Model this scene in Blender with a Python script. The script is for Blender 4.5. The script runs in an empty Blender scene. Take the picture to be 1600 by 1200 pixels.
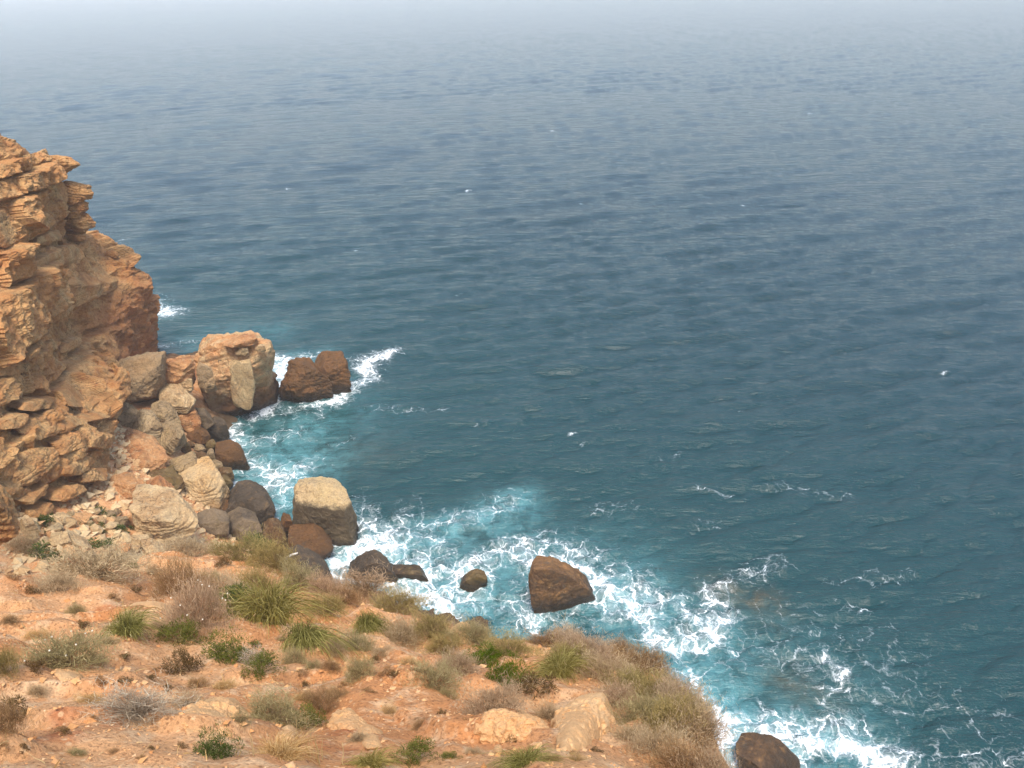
import bpy, bmesh, math, random
import numpy as np
from mathutils import Matrix, Vector

SC = bpy.context.scene
COL = SC.collection
R = math.radians
rng = np.random.default_rng(7)
random.seed(7)

# ------------------------------------------------------------------ camera
CAM_Z = 40.0
FPX, CX, CY = 1300.0, 800.0, 600.0          # focal length and centre in photograph pixels (1600 x 1200)
PITCH, ROLL = R(27.3), R(-2.0)
cam_data = bpy.data.cameras.new('camera')
cam_data.sensor_width = 36.0
cam_data.lens = 36.0 * FPX / 1600.0
cam_data.clip_start, cam_data.clip_end = 0.3, 30000.0
cam = bpy.data.objects.new('camera', cam_data)
COL.objects.link(cam)
CM = Matrix.Rotation(math.pi / 2 - PITCH, 4, 'X') @ Matrix.Rotation(ROLL, 4, 'Z')
cam.matrix_world = Matrix.Translation((0, 0, CAM_Z)) @ CM
SC.camera = cam
CR = np.array(CM.to_3x3())

# ------------------------------------------------------------------ sky, sun, exposure
SUN_EL, SUN_AZ = R(66), R(172)               # azimuth from +Y, negative = to the left
world = bpy.data.worlds.new('World')
SC.world = world
world.use_nodes = True
wn = world.node_tree
wn.nodes.clear()
sky = wn.nodes.new('ShaderNodeTexSky')
sky.sky_type = 'NISHITA'
sky.sun_disc = False
sky.sun_elevation = SUN_EL
sky.sun_rotation = SUN_AZ
sky.altitude = 0
sky.air_density = 1.0
sky.dust_density = 2.2
sky.ozone_density = 0.2
bg = wn.nodes.new('ShaderNodeBackground')
bg.inputs[1].default_value = 0.15
wo = wn.nodes.new('ShaderNodeOutputWorld')
wn.links.new(sky.outputs[0], bg.inputs[0])
wn.links.new(bg.outputs[0], wo.inputs[0])
sd = bpy.data.lights.new('sun', 'SUN')
sd.energy = 2.1
sd.angle = R(20)
sd.color = (1.0, 0.94, 0.85)
sun = bpy.data.objects.new('sun', sd)
COL.objects.link(sun)
sdir = Vector((math.sin(SUN_AZ) * math.cos(SUN_EL), math.cos(SUN_AZ) * math.cos(SUN_EL), math.sin(SUN_EL)))
sun.rotation_euler = (-sdir).to_track_quat('-Z', 'Y').to_euler()
sun.location = sdir * 200
vs = SC.view_settings
vs.view_transform = 'Standard'
vs.look = 'None'
vs.gamma = 1.0
vs.use_curve_mapping = False
vs.exposure = 1.12
HAZE_DENSITY = 0.00033
SC.cycles.volume_bounces = 3
SC.cycles.max_bounces = 5
SC.cycles.use_denoising = True

# ------------------------------------------------------------------ helpers
def lin(r, g, b, k=1.0):
    def f(c):
        c /= 255.0
        return k * (c / 12.92 if c <= 0.04045 else ((c + 0.055) / 1.055) ** 2.4)
    return (f(r), f(g), f(b), 1.0)

def ray(px, py):
    d = CR @ np.array([(px - CX) / FPX, -(py - CY) / FPX, -1.0])
    return d / np.linalg.norm(d)

def at(px, py, z=0.0):                        # the point at height z seen there
    d = ray(px, py)
    return np.array([0, 0, CAM_Z]) + d * ((z - CAM_Z) / d[2])

def at_s(px, py, s):                          # the point at horizontal distance s
    d = ray(px, py)
    return np.array([0, 0, CAM_Z]) + d * (s / math.hypot(d[0], d[1]))

def at_d(px, py, dist):
    return np.array([0, 0, CAM_Z]) + ray(px, py) * dist

_perm = np.random.default_rng(3).permutation(4096).astype(np.int64)
_grad = np.random.default_rng(4).normal(size=(4096, 3))
_grad /= np.linalg.norm(_grad, axis=1)[:, None]

def hsh(i, j, k):
    return _perm[(_perm[(_perm[i & 4095] + j) & 4095] + k) & 4095]

def perlin(P):
    P = np.asarray(P, float)
    I = np.floor(P).astype(np.int64)
    F = P - I
    U = F * F * F * (F * (F * 6 - 15) + 10)
    out = np.zeros(len(P))
    for dx in (0, 1):
        wx = U[:, 0] if dx else 1 - U[:, 0]
        for dy in (0, 1):
            wy = U[:, 1] if dy else 1 - U[:, 1]
            for dz in (0, 1):
                wz = U[:, 2] if dz else 1 - U[:, 2]
                g = _grad[hsh(I[:, 0] + dx, I[:, 1] + dy, I[:, 2] + dz)]
                dot = g[:, 0] * (F[:, 0] - dx) + g[:, 1] * (F[:, 1] - dy) + g[:, 2] * (F[:, 2] - dz)
                out += wx * wy * wz * dot
    return out * 1.6

def fbm(P, octs=4, gain=0.5, lac=2.03):
    P = np.asarray(P, float)
    o, a = np.zeros(len(P)), 1.0
    for k in range(octs):
        o += a * perlin(P + 17.3 * k)
        P = P * lac
        a *= gain
    return o

def ridged(P, octs=4):
    o, a = np.zeros(len(P)), 1.0
    for k in range(octs):
        o += a * (1 - 2 * np.abs(perlin(P + 9.1 * k)))
        P = P * 2.1
        a *= 0.5
    return o

def cell(i, j, seed=0):                       # hashed value per integer cell, 0..1
    return hsh(np.asarray(i, np.int64) + 7919 * seed, np.asarray(j, np.int64), np.int64(seed)) / 4095.0

def xyz(x, y, z=None):
    return np.stack([x, y, np.zeros_like(x) if z is None else z], 1)

def smooth(a, b, x):
    t = np.clip((x - a) / (b - a), 0, 1)
    return t * t * (3 - 2 * t)

def mesh_np(name, V, F, mat=None, smooth_shade=False, attrs=None, colors=None):
    V = np.ascontiguousarray(V, np.float32)
    F = np.ascontiguousarray(F, np.int32)
    n, k = F.shape
    me = bpy.data.meshes.new(name)
    me.vertices.add(len(V)); me.vertices.foreach_set('co', V.ravel())
    me.loops.add(n * k); me.loops.foreach_set('vertex_index', F.ravel())
    me.polygons.add(n); me.polygons.foreach_set('loop_start', np.arange(0, n * k, k, dtype=np.int32))
    me.polygons.foreach_set('use_smooth', np.full(n, smooth_shade, dtype=bool))
    for an, av in (attrs or {}).items():
        me.attributes.new(an, 'FLOAT', 'POINT').data.foreach_set('value', np.ascontiguousarray(av, np.float32))
    if mat: me.materials.append(mat)
    me.update(calc_edges=True)
    return me

def grid_faces(nu, nv):
    a = np.arange(nu * nv).reshape(nu, nv)
    return np.stack([a[:-1, :-1], a[1:, :-1], a[1:, 1:], a[:-1, 1:]], -1).reshape(-1, 4)

def link(name, me, parent=None, loc=None):
    o = bpy.data.objects.new(name, me)
    COL.objects.link(o)
    if loc is not None: o.location = loc
    if parent is not None: o.parent = parent
    return o

def tag(o, label=None, cat=None, group=None, kind=None):
    if label: o['label'] = label
    if cat: o['category'] = cat
    if group: o['group'] = group
    if kind: o['kind'] = kind
    return o

# ------------------------------------------------------------------ material helpers
class NT:
    def __init__(s, name):
        s.m = bpy.data.materials.new(name); s.m.use_nodes = True
        s.t = s.m.node_tree; s.t.nodes.clear()
        s.out = s.t.nodes.new('ShaderNodeOutputMaterial')
    def n(s, typ, ins=None, **kw):
        nd = s.t.nodes.new(typ)
        for k, v in kw.items(): setattr(nd, k, v)
        for k, v in (ins or {}).items():
            if isinstance(v, bpy.types.NodeSocket): s.t.links.new(v, nd.inputs[k])
            else: nd.inputs[k].default_value = v
        return nd
    def math(s, op, a, b=0.0, c=None, clamp=False):
        ins = {0: a, 1: b}
        if c is not None: ins[2] = c
        return s.n('ShaderNodeMath', ins, operation=op, use_clamp=clamp).outputs[0]
    def mix(s, f, a, b, mode='MIX'):
        nd = s.n('ShaderNodeMix', data_type='RGBA', blend_type=mode)
        for k, v in ((0, f), (6, a), (7, b)):
            if isinstance(v, bpy.types.NodeSocket): s.t.links.new(v, nd.inputs[k])
            else: nd.inputs[k].default_value = v
        return nd.outputs[2]
    def ramp(s, f, stops):
        nd = s.n('ShaderNodeValToRGB', {0: f})
        e = nd.color_ramp.elements
        while len(e) < len(stops): e.new(0.5)
        for el, (p, c) in zip(e, stops):
            el.position = p
            el.color = c if isinstance(c, tuple) else (c, c, c, 1)
        return nd.outputs[0]
    def noise(s, vec, scale, detail=4.0, rough=0.55, dist=0.0):
        return s.n('ShaderNodeTexNoise', {'Vector': vec, 'Scale': scale, 'Detail': detail, 'Roughness': rough, 'Distortion': dist}).outputs[0]
    def sstep(s, v, a, b):
        nd = s.n('ShaderNodeMapRange', {0: v, 1: a, 2: b, 3: 0.0, 4: 1.0}, interpolation_type='SMOOTHSTEP')
        return nd.outputs[0]
    def finish(s, shader):
        s.t.links.new(shader, s.out.inputs[0]); return s.m

def rock_material(name, c1, c2, c3, bands=0.5, band_scale=3.0, dark=None, dark_z=1.0, dark_soft=0.7, dark_noise=1.6, wet_z=1.1, pits=0.5, world_bed=False, lichen=0.0):
    """c1 main, c2 second, c3 patches; bands = bedding bands; dark = stain colour below world height dark_z"""
    N = NT(name)
    geo = N.n('ShaderNodeNewGeometry')
    pos = geo.outputs['Position']
    if world_bed:
        co = N.n('ShaderNodeMapping', {0: pos, 2: (R(10), R(-16), 0)}).outputs[0]
    else:
        tc = N.n('ShaderNodeTexCoord').outputs['Object']
        rnd = N.n('ShaderNodeObjectInfo').outputs['Random']
        off = N.n('ShaderNodeCombineXYZ', {0: N.math('MULTIPLY', rnd, 53.0), 1: N.math('MULTIPLY', rnd, 91.0), 2: N.math('MULTIPLY', rnd, 37.0)}).outputs[0]
        co = N.n('ShaderNodeVectorMath', {0: tc, 1: off}, operation='ADD').outputs[0]
    big = N.noise(co, 0.45, 5, 0.6)
    mid = N.noise(co, 2.2, 6, 0.65)
    fine = N.noise(co, 7.0, 8, 0.78)
    st = N.n('ShaderNodeMapping', {0: co, 3: (0.22, 0.22, 1.0)}).outputs[0]
    band = N.noise(st, band_scale, 5, 0.62, 0.3)
    col = N.mix(N.sstep(big, 0.36, 0.66), c1, c2)
    col = N.mix(N.math('MULTIPLY', N.sstep(mid, 0.5, 0.72), 0.65), col, c3)
    if world_bed:
        col = N.mix(N.math('MULTIPLY', N.n('ShaderNodeAttribute', attribute_name='redness').outputs['Fac'], 0.6), col, N.mix(mid, RED, lin(140, 78, 46, 0.6)))
    bsh = N.ramp(band, [(0.3, 0.38), (0.44, 0.92), (0.54, 1.15), (0.68, 0.62)])
    col = N.mix(bands, col, bsh, 'MULTIPLY')
    col = N.mix(0.85, col, N.ramp(fine, [(0.28, 0.38), (0.5, 1.0), (0.72, 1.4)]), 'MULTIPLY')
    crack = N.n('ShaderNodeTexVoronoi', {'Vector': N.n('ShaderNodeVectorMath', {0: co, 1: N.n('ShaderNodeTexNoise', {'Vector': co, 'Scale': 1.5, 'Detail': 3.0}).outputs[1]}, operation='ADD').outputs[0], 'Scale': 1.1}, feature='DISTANCE_TO_EDGE').outputs[0]
    crk = N.math('MULTIPLY', N.math('SUBTRACT', 1.0, N.sstep(crack, 0.0, 0.035)), N.sstep(big, 0.42, 0.6))
    col = N.mix(N.math('MULTIPLY', crk, 0.55), col, (0.045, 0.028, 0.016, 1))
    if lichen:
        col = N.mix(N.math('MULTIPLY', N.sstep(N.noise(co, 1.3, 6, 0.7), 0.52, 0.68), lichen), col, (0.08, 0.075, 0.06, 1))
    zz = N.n('ShaderNodeSeparateXYZ', {0: pos}).outputs[2]
    if dark is not None:
        h = N.math('ADD', zz, N.math('MULTIPLY', N.math('SUBTRACT', mid, 0.5), dark_noise))
        f = N.math('SUBTRACT', 1.0, N.sstep(h, dark_z - dark_soft, dark_z + dark_soft))
        dk = N.mix(0.7, dark, N.ramp(fine, [(0.25, 0.6), (0.5, 1.0), (0.75, 1.4)]), 'MULTIPLY')
        dk = N.mix(N.math('MULTIPLY', N.sstep(big, 0.45, 0.65), 0.5), dk, N.mix(0.5, dark, c2))
        col = N.mix(N.math('MULTIPLY', f, 0.93), col, dk)
    # algae and water stain by the waterline
    hw = N.math('ADD', zz, N.math('MULTIPLY', N.math('SUBTRACT', mid, 0.5), 1.6))
    wet = N.math('SUBTRACT', 1.0, N.sstep(hw, wet_z * 0.3, wet_z))
    col = N.mix(N.math('MULTIPLY', wet, 0.88), col, (0.03, 0.021, 0.012, 1))
    rough = N.math('SUBTRACT', 0.92, N.math('MULTIPLY', wet, 0.62))
    hgt = N.math('ADD', N.math('MULTIPLY', mid, 0.18), N.math('ADD', N.math('MULTIPLY', fine, 0.42 * (0.6 + pits)), N.math('MULTIPLY', band, 0.9 * bands)))
    hgt = N.math('SUBTRACT', hgt, N.math('MULTIPLY', crk, 0.12))
    bmp = N.n('ShaderNodeBump', {'Strength': 0.9, 'Distance': 0.35, 'Height': hgt}).outputs[0]
    p = N.n('ShaderNodeBsdfPrincipled', {'Base Color': col, 'Roughness': rough, 'Normal': bmp, 'Specular IOR Level': 0.25})
    return N.finish(p.outputs[0])

TAN = lin(205, 176, 132, 0.80)
TAN2 = lin(188, 152, 108, 0.75)
PALE = lin(214, 190, 150, 0.80)
ORANGE = lin(202, 150, 100, 0.72)
ORANGE2 = lin(182, 122, 76, 0.66)
RED = lin(172, 104, 62, 0.62)
GREY = lin(168, 142, 106, 0.7)
DGREY = lin(98, 84, 68, 0.7)
BROWN = lin(116, 84, 52, 0.66)
OLIVE = lin(120, 100, 58, 0.7)

M_CLIFF = rock_material('cliff_rock', lin(200, 142, 86, 0.70), lin(212, 168, 112, 0.74), lin(176, 108, 62, 0.66), 0.7, 0.8, wet_z=1.2, world_bed=True)
M_TAN = rock_material('tan_rock', TAN, TAN2, PALE, 0.45, 2.0, wet_z=0.9, lichen=0.35)
M_PIT = rock_material('pitted_rock', TAN2, lin(184, 156, 118, 0.72), GREY, 0.3, 2.0, pits=1.3, lichen=0.35)
M_BAND = rock_material('banded_rock', lin(190, 165, 125, 0.72), GREY, TAN, 0.9, 5.0, wet_z=0.9, lichen=0.3)
M_PLATE = rock_material('plate_rock', lin(214, 184, 136, 0.78), lin(196, 160, 114, 0.74), PALE, 0.6, 4.0, wet_z=0.9)
M_BANDG = rock_material('grey_banded_rock', lin(178, 150, 108, 0.72), GREY, OLIVE, 0.8, 5.0, wet_z=0.9)
M_ORANGE = rock_material('orange_rock', ORANGE, ORANGE2, TAN, 0.5, 2.4, wet_z=0.8, lichen=0.25)
M_GREY = rock_material('grey_rock', lin(146, 124, 96, 0.7), DGREY, OLIVE, 0.3, 2.5, wet_z=0.8)
M_DARK = rock_material('dark_rock', DGREY, lin(78, 68, 56, 0.75), lin(138, 110, 74, 0.7), 0.4, 2.5, wet_z=1.5)
M_OLIVE = rock_material('olive_rock', OLIVE, BROWN, GREY, 0.4, 2.5, wet_z=1.2)
M_BROWN = rock_material('brown_rock', BROWN, lin(142, 98, 56, 0.7), DGREY, 0.35, 2.5, wet_z=1.7, pits=1.2)
M_BIG = rock_material('block_rock', lin(206, 150, 98, 0.74), TAN, ORANGE2, 0.35, 2.0, dark=lin(105, 70, 42, 0.7), dark_z=3.0, dark_soft=1.6, wet_z=1.4)
M_CAP = rock_material('capped_rock', lin(205, 178, 130, 0.82), TAN, PALE, 0.2, 2.0, dark=lin(92, 80, 62, 0.66), dark_z=3.62, dark_soft=0.15, dark_noise=0.7, wet_z=0.9, pits=1.0, lichen=0.25)
M_HALF = rock_material('half_stained_rock', TAN, lin(214, 170, 112, 0.78), GREY, 0.35, 2.0, dark=lin(112, 82, 54, 0.72), dark_z=2.0, dark_soft=0.5, wet_z=0.7, lichen=0.45)
M_PYR = rock_material('wave_rock', lin(142, 104, 66, 0.7), lin(104, 78, 54, 0.7), lin(186, 140, 86, 0.72), 0.75, 2.5, wet_z=1.9, lichen=0.6)
M_SOILROCK = rock_material('soil_rock', lin(222, 176, 124, 0.78), lin(214, 158, 106, 0.75), lin(228, 194, 146, 0.8), 0.15, 3.0, pits=1.0)

# ------------------------------------------------------------------ thin plate interpolation
class TPS:
    def __init__(s, xy, z, lam=0.0):
        xy = np.asarray(xy, float); n = len(xy)
        s.xy = xy
        K = s.k(xy, xy) + lam * np.eye(n)
        Pm = np.c_[np.ones(n), xy]
        A = np.zeros((n + 3, n + 3)); A[:n, :n] = K; A[:n, n:] = Pm; A[n:, :n] = Pm.T
        s.w = np.linalg.solve(A, np.r_[np.asarray(z, float), 0, 0, 0])
    @staticmethod
    def k(a, b):
        d2 = ((a[:, None, :] - b[None, :, :]) ** 2).sum(-1)
        return 0.5 * d2 * np.log(d2 + 1e-9)
    def __call__(s, xy):
        xy = np.asarray(xy, float); out = np.empty(len(xy))
        for i in range(0, len(xy), 60000):
            q = xy[i:i + 60000]
            out[i:i + 60000] = s.k(q, s.xy) @ s.w[:-3] + np.c_[np.ones(len(q)), q] @ s.w[-3:]
        return out

def seg_dist(P, poly, closed=False):
    """distance of points P (n,2) to a polyline; also index of the nearest point"""
    poly = np.asarray(poly, float)
    A = poly if closed else poly[:-1]
    B = np.roll(poly, -1, 0) if closed else poly[1:]
    best = np.full(len(P), 1e18); bp = np.zeros_like(P)
    for a, b in zip(A, B):
        d = b - a
        t = np.clip(((P - a) @ d) / (d @ d + 1e-12), 0, 1)
        q = a + t[:, None] * d
        dd = ((P - q) ** 2).sum(1)
        m = dd < best
        best[m] = dd[m]; bp[m] = q[m]
    return np.sqrt(best), bp

def inside(P, poly):
    poly = np.asarray(poly, float); c = np.zeros(len(P), bool)
    for a, b in zip(poly, np.roll(poly, -1, 0)):
        m = (a[1] > P[:, 1]) != (b[1] > P[:, 1])
        with np.errstate(divide='ignore', invalid='ignore'):
            xi = (b[0] - a[0]) * (P[:, 1] - a[1]) / (b[1] - a[1] + 1e-15) + a[0]
        c ^= m & (P[:, 0] < xi)
    return c

# ------------------------------------------------------------------ hillside (foreground slope)
ctrl = [(0, 1200, 8.5), (400, 1200, 8), (800, 1200, 8), (1080, 1200, 8.5), (0, 1100, 11.5), (300, 1100, 11), (600, 1100, 11), (900, 1100, 11),
        (1040, 1130, 10.5), (0, 1000, 15.5), (250, 1000, 15), (500, 1000, 15), (700, 1030, 14), (850, 1020, 15.6), (980, 1065, 13), (0, 925, 19.5),
        (140, 910, 21), (280, 905, 22.3), (400, 905, 22.6), (520, 930, 21.4), (640, 970, 19), (300, 850, 27), (380, 868, 26.2), (440, 895, 24.8), (30, 905, 20.6)]
cw = [at_d(*c) for c in ctrl] + [np.array(p, float) for p in ((0, 0, 38.2), (-10, -5, 41), (5, -5, 39.2), (-24, 2, 40), (-28, 14, 34))]
cw = np.array(cw)
hill_tps = TPS(cw[:, :2], cw[:, 2], 0.02)
EDGE_PX = [(-420, 915, 20), (-100, 905, 20.3), (0, 897, 21), (80, 893, 21.5), (190, 890, 23), (250, 872, 25), (300, 846, 27.3), (350, 848, 27.6), (400, 868, 26.6),
           (450, 892, 25.4), (520, 918, 23.4), (560, 928, 22.4), (600, 942, 21.5), (650, 958, 20.1), (690, 978, 18.9), (720, 984, 18.4), (760, 1000, 17.7),
           (830, 1000, 16.8), (900, 1016, 15.7), (960, 1034, 14.7), (1020, 1060, 13.3), (1045, 1100, 12.3), (1065, 1140, 11.2), (1085, 1185, 10.1), (1095, 1240, 9.1), (1100, 1340, 7.8)]
edge = [tuple(at_d(*e)[:2]) for e in EDGE_PX] + [(4.5, 0.5), (6, -12), (-40, -12), (-40, 12)]
edge = np.array(edge)

def hill_z(x, y, detail=True):
    P = np.stack([x, y], 1)
    wob = np.stack([perlin(xyz(x * 0.55, y * 0.55)), perlin(xyz(x * 0.55 + 40, y * 0.55))], 1) * 0.35
    Q = P + wob * 0.6
    ins = inside(Q, edge)
    d, bp = seg_dist(Q, edge, True)
    sdv = np.where(ins, -d, d)
    ref = np.where(ins[:, None], P, bp - wob * 0.6)
    z = hill_tps(ref)
    z = z - 0.25 * smooth(-1.6, 0.0, sdv) - np.where(sdv > 0, sdv * 2.4 - 1.0 * (1 - np.exp(-sdv * 1.5)), 0)
    n = 0.27 * fbm(xyz(x * 0.38, y * 0.38, z * 0.0), 3) + -0.9 * smooth(0.3, 3.0, sdv) * np.abs(fbm(xyz(x * 0.4, y * 0.4, z * 0.25), 3))
    z = z + n
    if detail:
        rg = ridged(xyz(x * 0.9 + 0.3 * y, y * 0.55), 3)
        z = z + 0.085 * rg + 0.05 * fbm(xyz(x * 2.4, y * 2.4), 4, 0.6)
        crust = smooth(0.05, 0.16, perlin(xyz(x * 0.75 + 11, y * 0.95))) * 0.17
        z = z + crust
    return z

def _march(zf, px, py, t0, t1, st):
    d = ray(px, py); O = np.array([0, 0, CAM_Z])
    for step in (st, st / 12, st / 120):
        t = np.arange(t0, t1 + step, step)
        P = O + t[:, None] * d
        g = P[:, 2] - zf(P[:, 0], P[:, 1])
        k = int(np.argmax(g < 0))
        if g[k] >= 0: k = int(np.argmin(np.abs(g)))
        t0, t1 = t[max(k - 1, 0)], t[k]
    return P[k], t[k]

def hill_hit(px, py): return _march(hill_z, px, py, 5.0, 40.0, 0.3)

# ground material
def ground_material(name, gully=False, crust=False):
    N = NT(name)
    pos = N.n('ShaderNodeNewGeometry').outputs['Position']
    big = N.noise(pos, 0.35, 4, 0.6)
    mid = N.noise(pos, 1.6, 6, 0.62, 0.4)
    fine = N.noise(pos, 22, 5, 0.75)
    vor = N.n('ShaderNodeTexVoronoi', {'Vector': pos, 'Scale': 16.0, 'Randomness': 1.0})
    vcol = N.n('ShaderNodeSeparateColor', {0: vor.outputs['Color']})
    vor2 = N.n('ShaderNodeTexVoronoi', {'Vector': pos, 'Scale': 42.0})
    vc2 = N.n('ShaderNodeSeparateColor', {0: vor2.outputs['Color']})
    a = lin(217, 165, 116, 0.77); b = lin(209, 145, 93, 0.73); c = lin(226, 187, 144, 0.81); d = lin(196, 114, 66, 0.66)
    col = N.mix(N.sstep(big, 0.38, 0.62), a, b)
    col = N.mix(N.math('MULTIPLY', N.sstep(mid, 0.50, 0.64), 0.85), col, c)
    col = N.mix(N.math('MULTIPLY', N.sstep(N.noise(pos, 0.8, 4, 0.6), 0.58, 0.70), 0.8), col, d)
    col = N.mix(N.math('MULTIPLY', N.sstep(N.noise(pos, 2.9, 5, 0.7), 0.60, 0.72), 0.55), col, lin(150, 106, 70, 0.6))
    col = N.mix(N.math('MULTIPLY', N.math('MULTIPLY', N.sstep(vcol.outputs[0], 0.72, 0.9), N.math('SUBTRACT', 1.0, N.sstep(vor.outputs['Distance'], 0.25, 0.5))), 0.7), col, lin(228, 190, 146, 0.82))
    col = N.mix(N.math('MULTIPLY', N.sstep(vc2.outputs[1], 0.8, 0.95), 0.5), col, lin(140, 92, 60, 0.6))
    col = N.mix(0.75, col, N.ramp(fine, [(0.25, 0.5), (0.5, 1.0), (0.75, 1.3)]), 'MULTIPLY')
    hgt = N.math('ADD', N.math('MULTIPLY', fine, 0.6), N.math('ADD', N.math('MULTIPLY', mid, 0.8), N.math('MULTIPLY', N.math('SUBTRACT', 1.0, vor.outputs['Distance']), 0.12)))
    if crust:
        col = N.mix(0.6, col, lin(230, 186, 132, 0.86))
    if gully:
        zz = N.n('ShaderNodeSeparateXYZ', {0: pos}).outputs[2]
        wet = N.math('SUBTRACT', 1.0, N.sstep(N.math('ADD', zz, mid), 0.9, 3.2))
        col = N.mix(N.math('MULTIPLY', wet, 0.9), col, (0.05, 0.036, 0.02, 1))
    bmp = N.n('ShaderNodeBump', {'Strength': 0.8, 'Distance': 0.08, 'Height': hgt}).outputs[0]
    p = N.n('ShaderNodeBsdfPrincipled', {'Base Color': col, 'Roughness': 0.95, 'Normal': bmp, 'Specular IOR Level': 0.15})
    return N.finish(p.outputs[0])

M_GROUND = ground_material('orange_earth')
M_GULLY = ground_material('gully_earth', True)
M_CRUST = ground_material('pale_crust', crust=True)

def make_hillside():
    def axis(segs):
        out = []
        for a, b, st in segs: out.append(np.arange(a, b, st))
        return np.concatenate(out)
    xs = axis([(-40, -17, 0.5), (-17, 7.0, 0.085), (7.0, 20, 0.5)])
    ys = axis([(-12, 3, 0.5), (3, 27, 0.085), (27, 44, 0.4)])
    X, Y = np.meshgrid(xs, ys, indexing='ij')
    x, y = X.ravel(), Y.ravel()
    z = np.maximum(hill_z(x, y), -4 + 0.3 * np.sin(x))
    F = grid_faces(len(xs), len(ys))
    zm = z[F].max(1)
    F = F[zm > -3.6]
    used = np.unique(F); mp = np.full(len(x), -1); mp[used] = np.arange(len(used))
    V = np.stack([x, y, z], 1)[used]
    o = link('hillside', mesh_np('hillside', V, mp[F], M_GROUND, True))
    tag(o, 'orange stony slope in the foreground falling away to the sea', kind='structure')

# ------------------------------------------------------------------ gully floor under the boulders
gc = [(0, 850, 12), (-150, 900, 14), (100, 805, 9.5), (190, 750, 6.5), (195, 690, 6), (170, 625, 5.2), (245, 560, 0.6), (200, 770, 6.6), (150, 840, 9), (80, 870, 11), (250, 855, 6.6),
      (295, 640, 3), (265, 700, 3.4), (330, 690, 0.6), (300, 765, 2.2), (362, 775, -0.4), (340, 835, 2.8), (425, 845, 0.2), (455, 865, 0), (385, 705, -1.6), (405, 760, -2),
      (500, 890, -1.0), (420, 620, -2), (320, 560, 1.5), (300, 545, -1.0), (500, 790, -3), (560, 640, -4), (250, 530, -2), (600, 880, -1.5)]
gw = np.array([at(*c) for c in gc])
gully_tps = TPS(gw[:, :2], gw[:, 2], 0.05)

def gully_z(x, y):
    z = np.clip(gully_tps(np.stack([x, y], 1)), -5, 15)
    return z + 0.35 * fbm(xyz(x * 0.35, y * 0.35), 3) + 0.18 * fbm(xyz(x * 1.3, y * 1.3), 4, 0.6)

def gully_hit(px, py): return _march(gully_z, px, py, 35.0, 110.0, 0.4)

def make_gully():
    xs = np.arange(-52, -2, 0.18); ys = np.arange(22, 96, 0.18)
    X, Y = np.meshgrid(xs, ys, indexing='ij')
    x, y = X.ravel(), Y.ravel(); z = gully_z(x, y)
    F = grid_faces(len(xs), len(ys)); F = F[z[F].max(1) > -1.5]
    used = np.unique(F); mp = np.full(len(x), -1); mp[used] = np.arange(len(used))
    o = link('gully_floor', mesh_np('gully_floor', np.stack([x, y, z], 1)[used], mp[F], M_GULLY, True))
    tag(o, 'orange earth of the gully floor between the cliff and the boulders', kind='structure')

# ------------------------------------------------------------------ cliff
# each column runs from the foot to the back of the top: (px, py, horizontal distance)
COLS = [
    [(-420, 980, 30), (-420, 760, 38), (-420, 560, 45), (-420, 380, 52), (-420, 250, 58), (-420, 120, 64), (-600, 80, 80)],
    [(-230, 920, 34), (-230, 760, 40), (-230, 590, 47), (-230, 430, 55), (-230, 280, 61), (-230, 140, 68), (-420, 110, 88)],
    [(-60, 880, 44), (-60, 740, 49), (-60, 590, 55), (-60, 430, 60), (-60, 300, 66), (-60, 178, 73), (-250, 150, 95)],
    [(40, 812, 50), (35, 715, 53), (40, 600, 59), (30, 440, 66), (30, 320, 72), (8, 220, 78), (-150, 180, 100)],
    [(110, 800, 53), (100, 700, 56), (80, 605, 63), (70, 470, 70), (65, 350, 76), (42, 246, 81), (-120, 205, 104)],
    [(185, 755, 58), (170, 672, 61), (125, 605, 68), (100, 500, 74), (95, 390, 79), (66, 262, 83.5), (-100, 225, 106)],
    [(186, 706, 64), (178, 636, 68), (135, 575, 75), (130, 470, 79), (112, 380, 82), (80, 284, 85), (-90, 240, 108)],
    [(172, 622, 76), (172, 575, 79), (168, 500, 82), (145, 428, 84), (118, 350, 85.5), (84, 290, 86.5), (-80, 245, 110)],
    [(246, 556, 92), (232, 505, 91), (211, 440, 90), (158, 398, 88.5), (128, 340, 87.5), (88, 292, 87), (-70, 248, 112)],
    [(225, 545, 104), (210, 500, 102), (190, 445, 100), (140, 400, 97), (110, 345, 94), (80, 292, 91), (-70, 252, 114)],
    [(60, 515, 122), (60, 480, 120), (60, 430, 116), (40, 390, 111), (20, 340, 106), (10, 285, 100), (-120, 255, 118)],
]
CG = np.array([[at_s(*c[0]) + np.array([0.6, -0.4, -5.0])] + [at_s(*p) for p in c] for c in COLS])
_cp = np.array([(p[0], p[1]) for c in COLS[:9] for p in c[:6]], float) / 100.0
_cs = np.array([p[2] for c in COLS[:9] for p in c[:6]], float)
cliff_s_tps = TPS(_cp, _cs, 0.02)
def cliff_s(px, py): return float(cliff_s_tps(np.array([[px / 100.0, py / 100.0]]))[0])

def catmull(A, n):
    """resample axis 0 of A to n samples with a Catmull-Rom spline, by arc length of the mean"""
    A = np.concatenate([[2 * A[0] - A[1]], A, [2 * A[-1] - A[-2]]])
    m = len(A) - 3
    t = np.linspace(0, m - 1e-6, n)
    i = np.floor(t).astype(int); f = (t - i).reshape(-1, *([1] * (A.ndim - 1)))
    p0, p1, p2, p3 = A[i], A[i + 1], A[i + 2], A[i + 3]
    return 0.5 * (2 * p1 + (p2 - p0) * f + (2 * p0 - 5 * p1 + 4 * p2 - p3) * f ** 2 + (3 * p1 - p0 - 3 * p2 + p3) * f ** 3)

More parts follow.
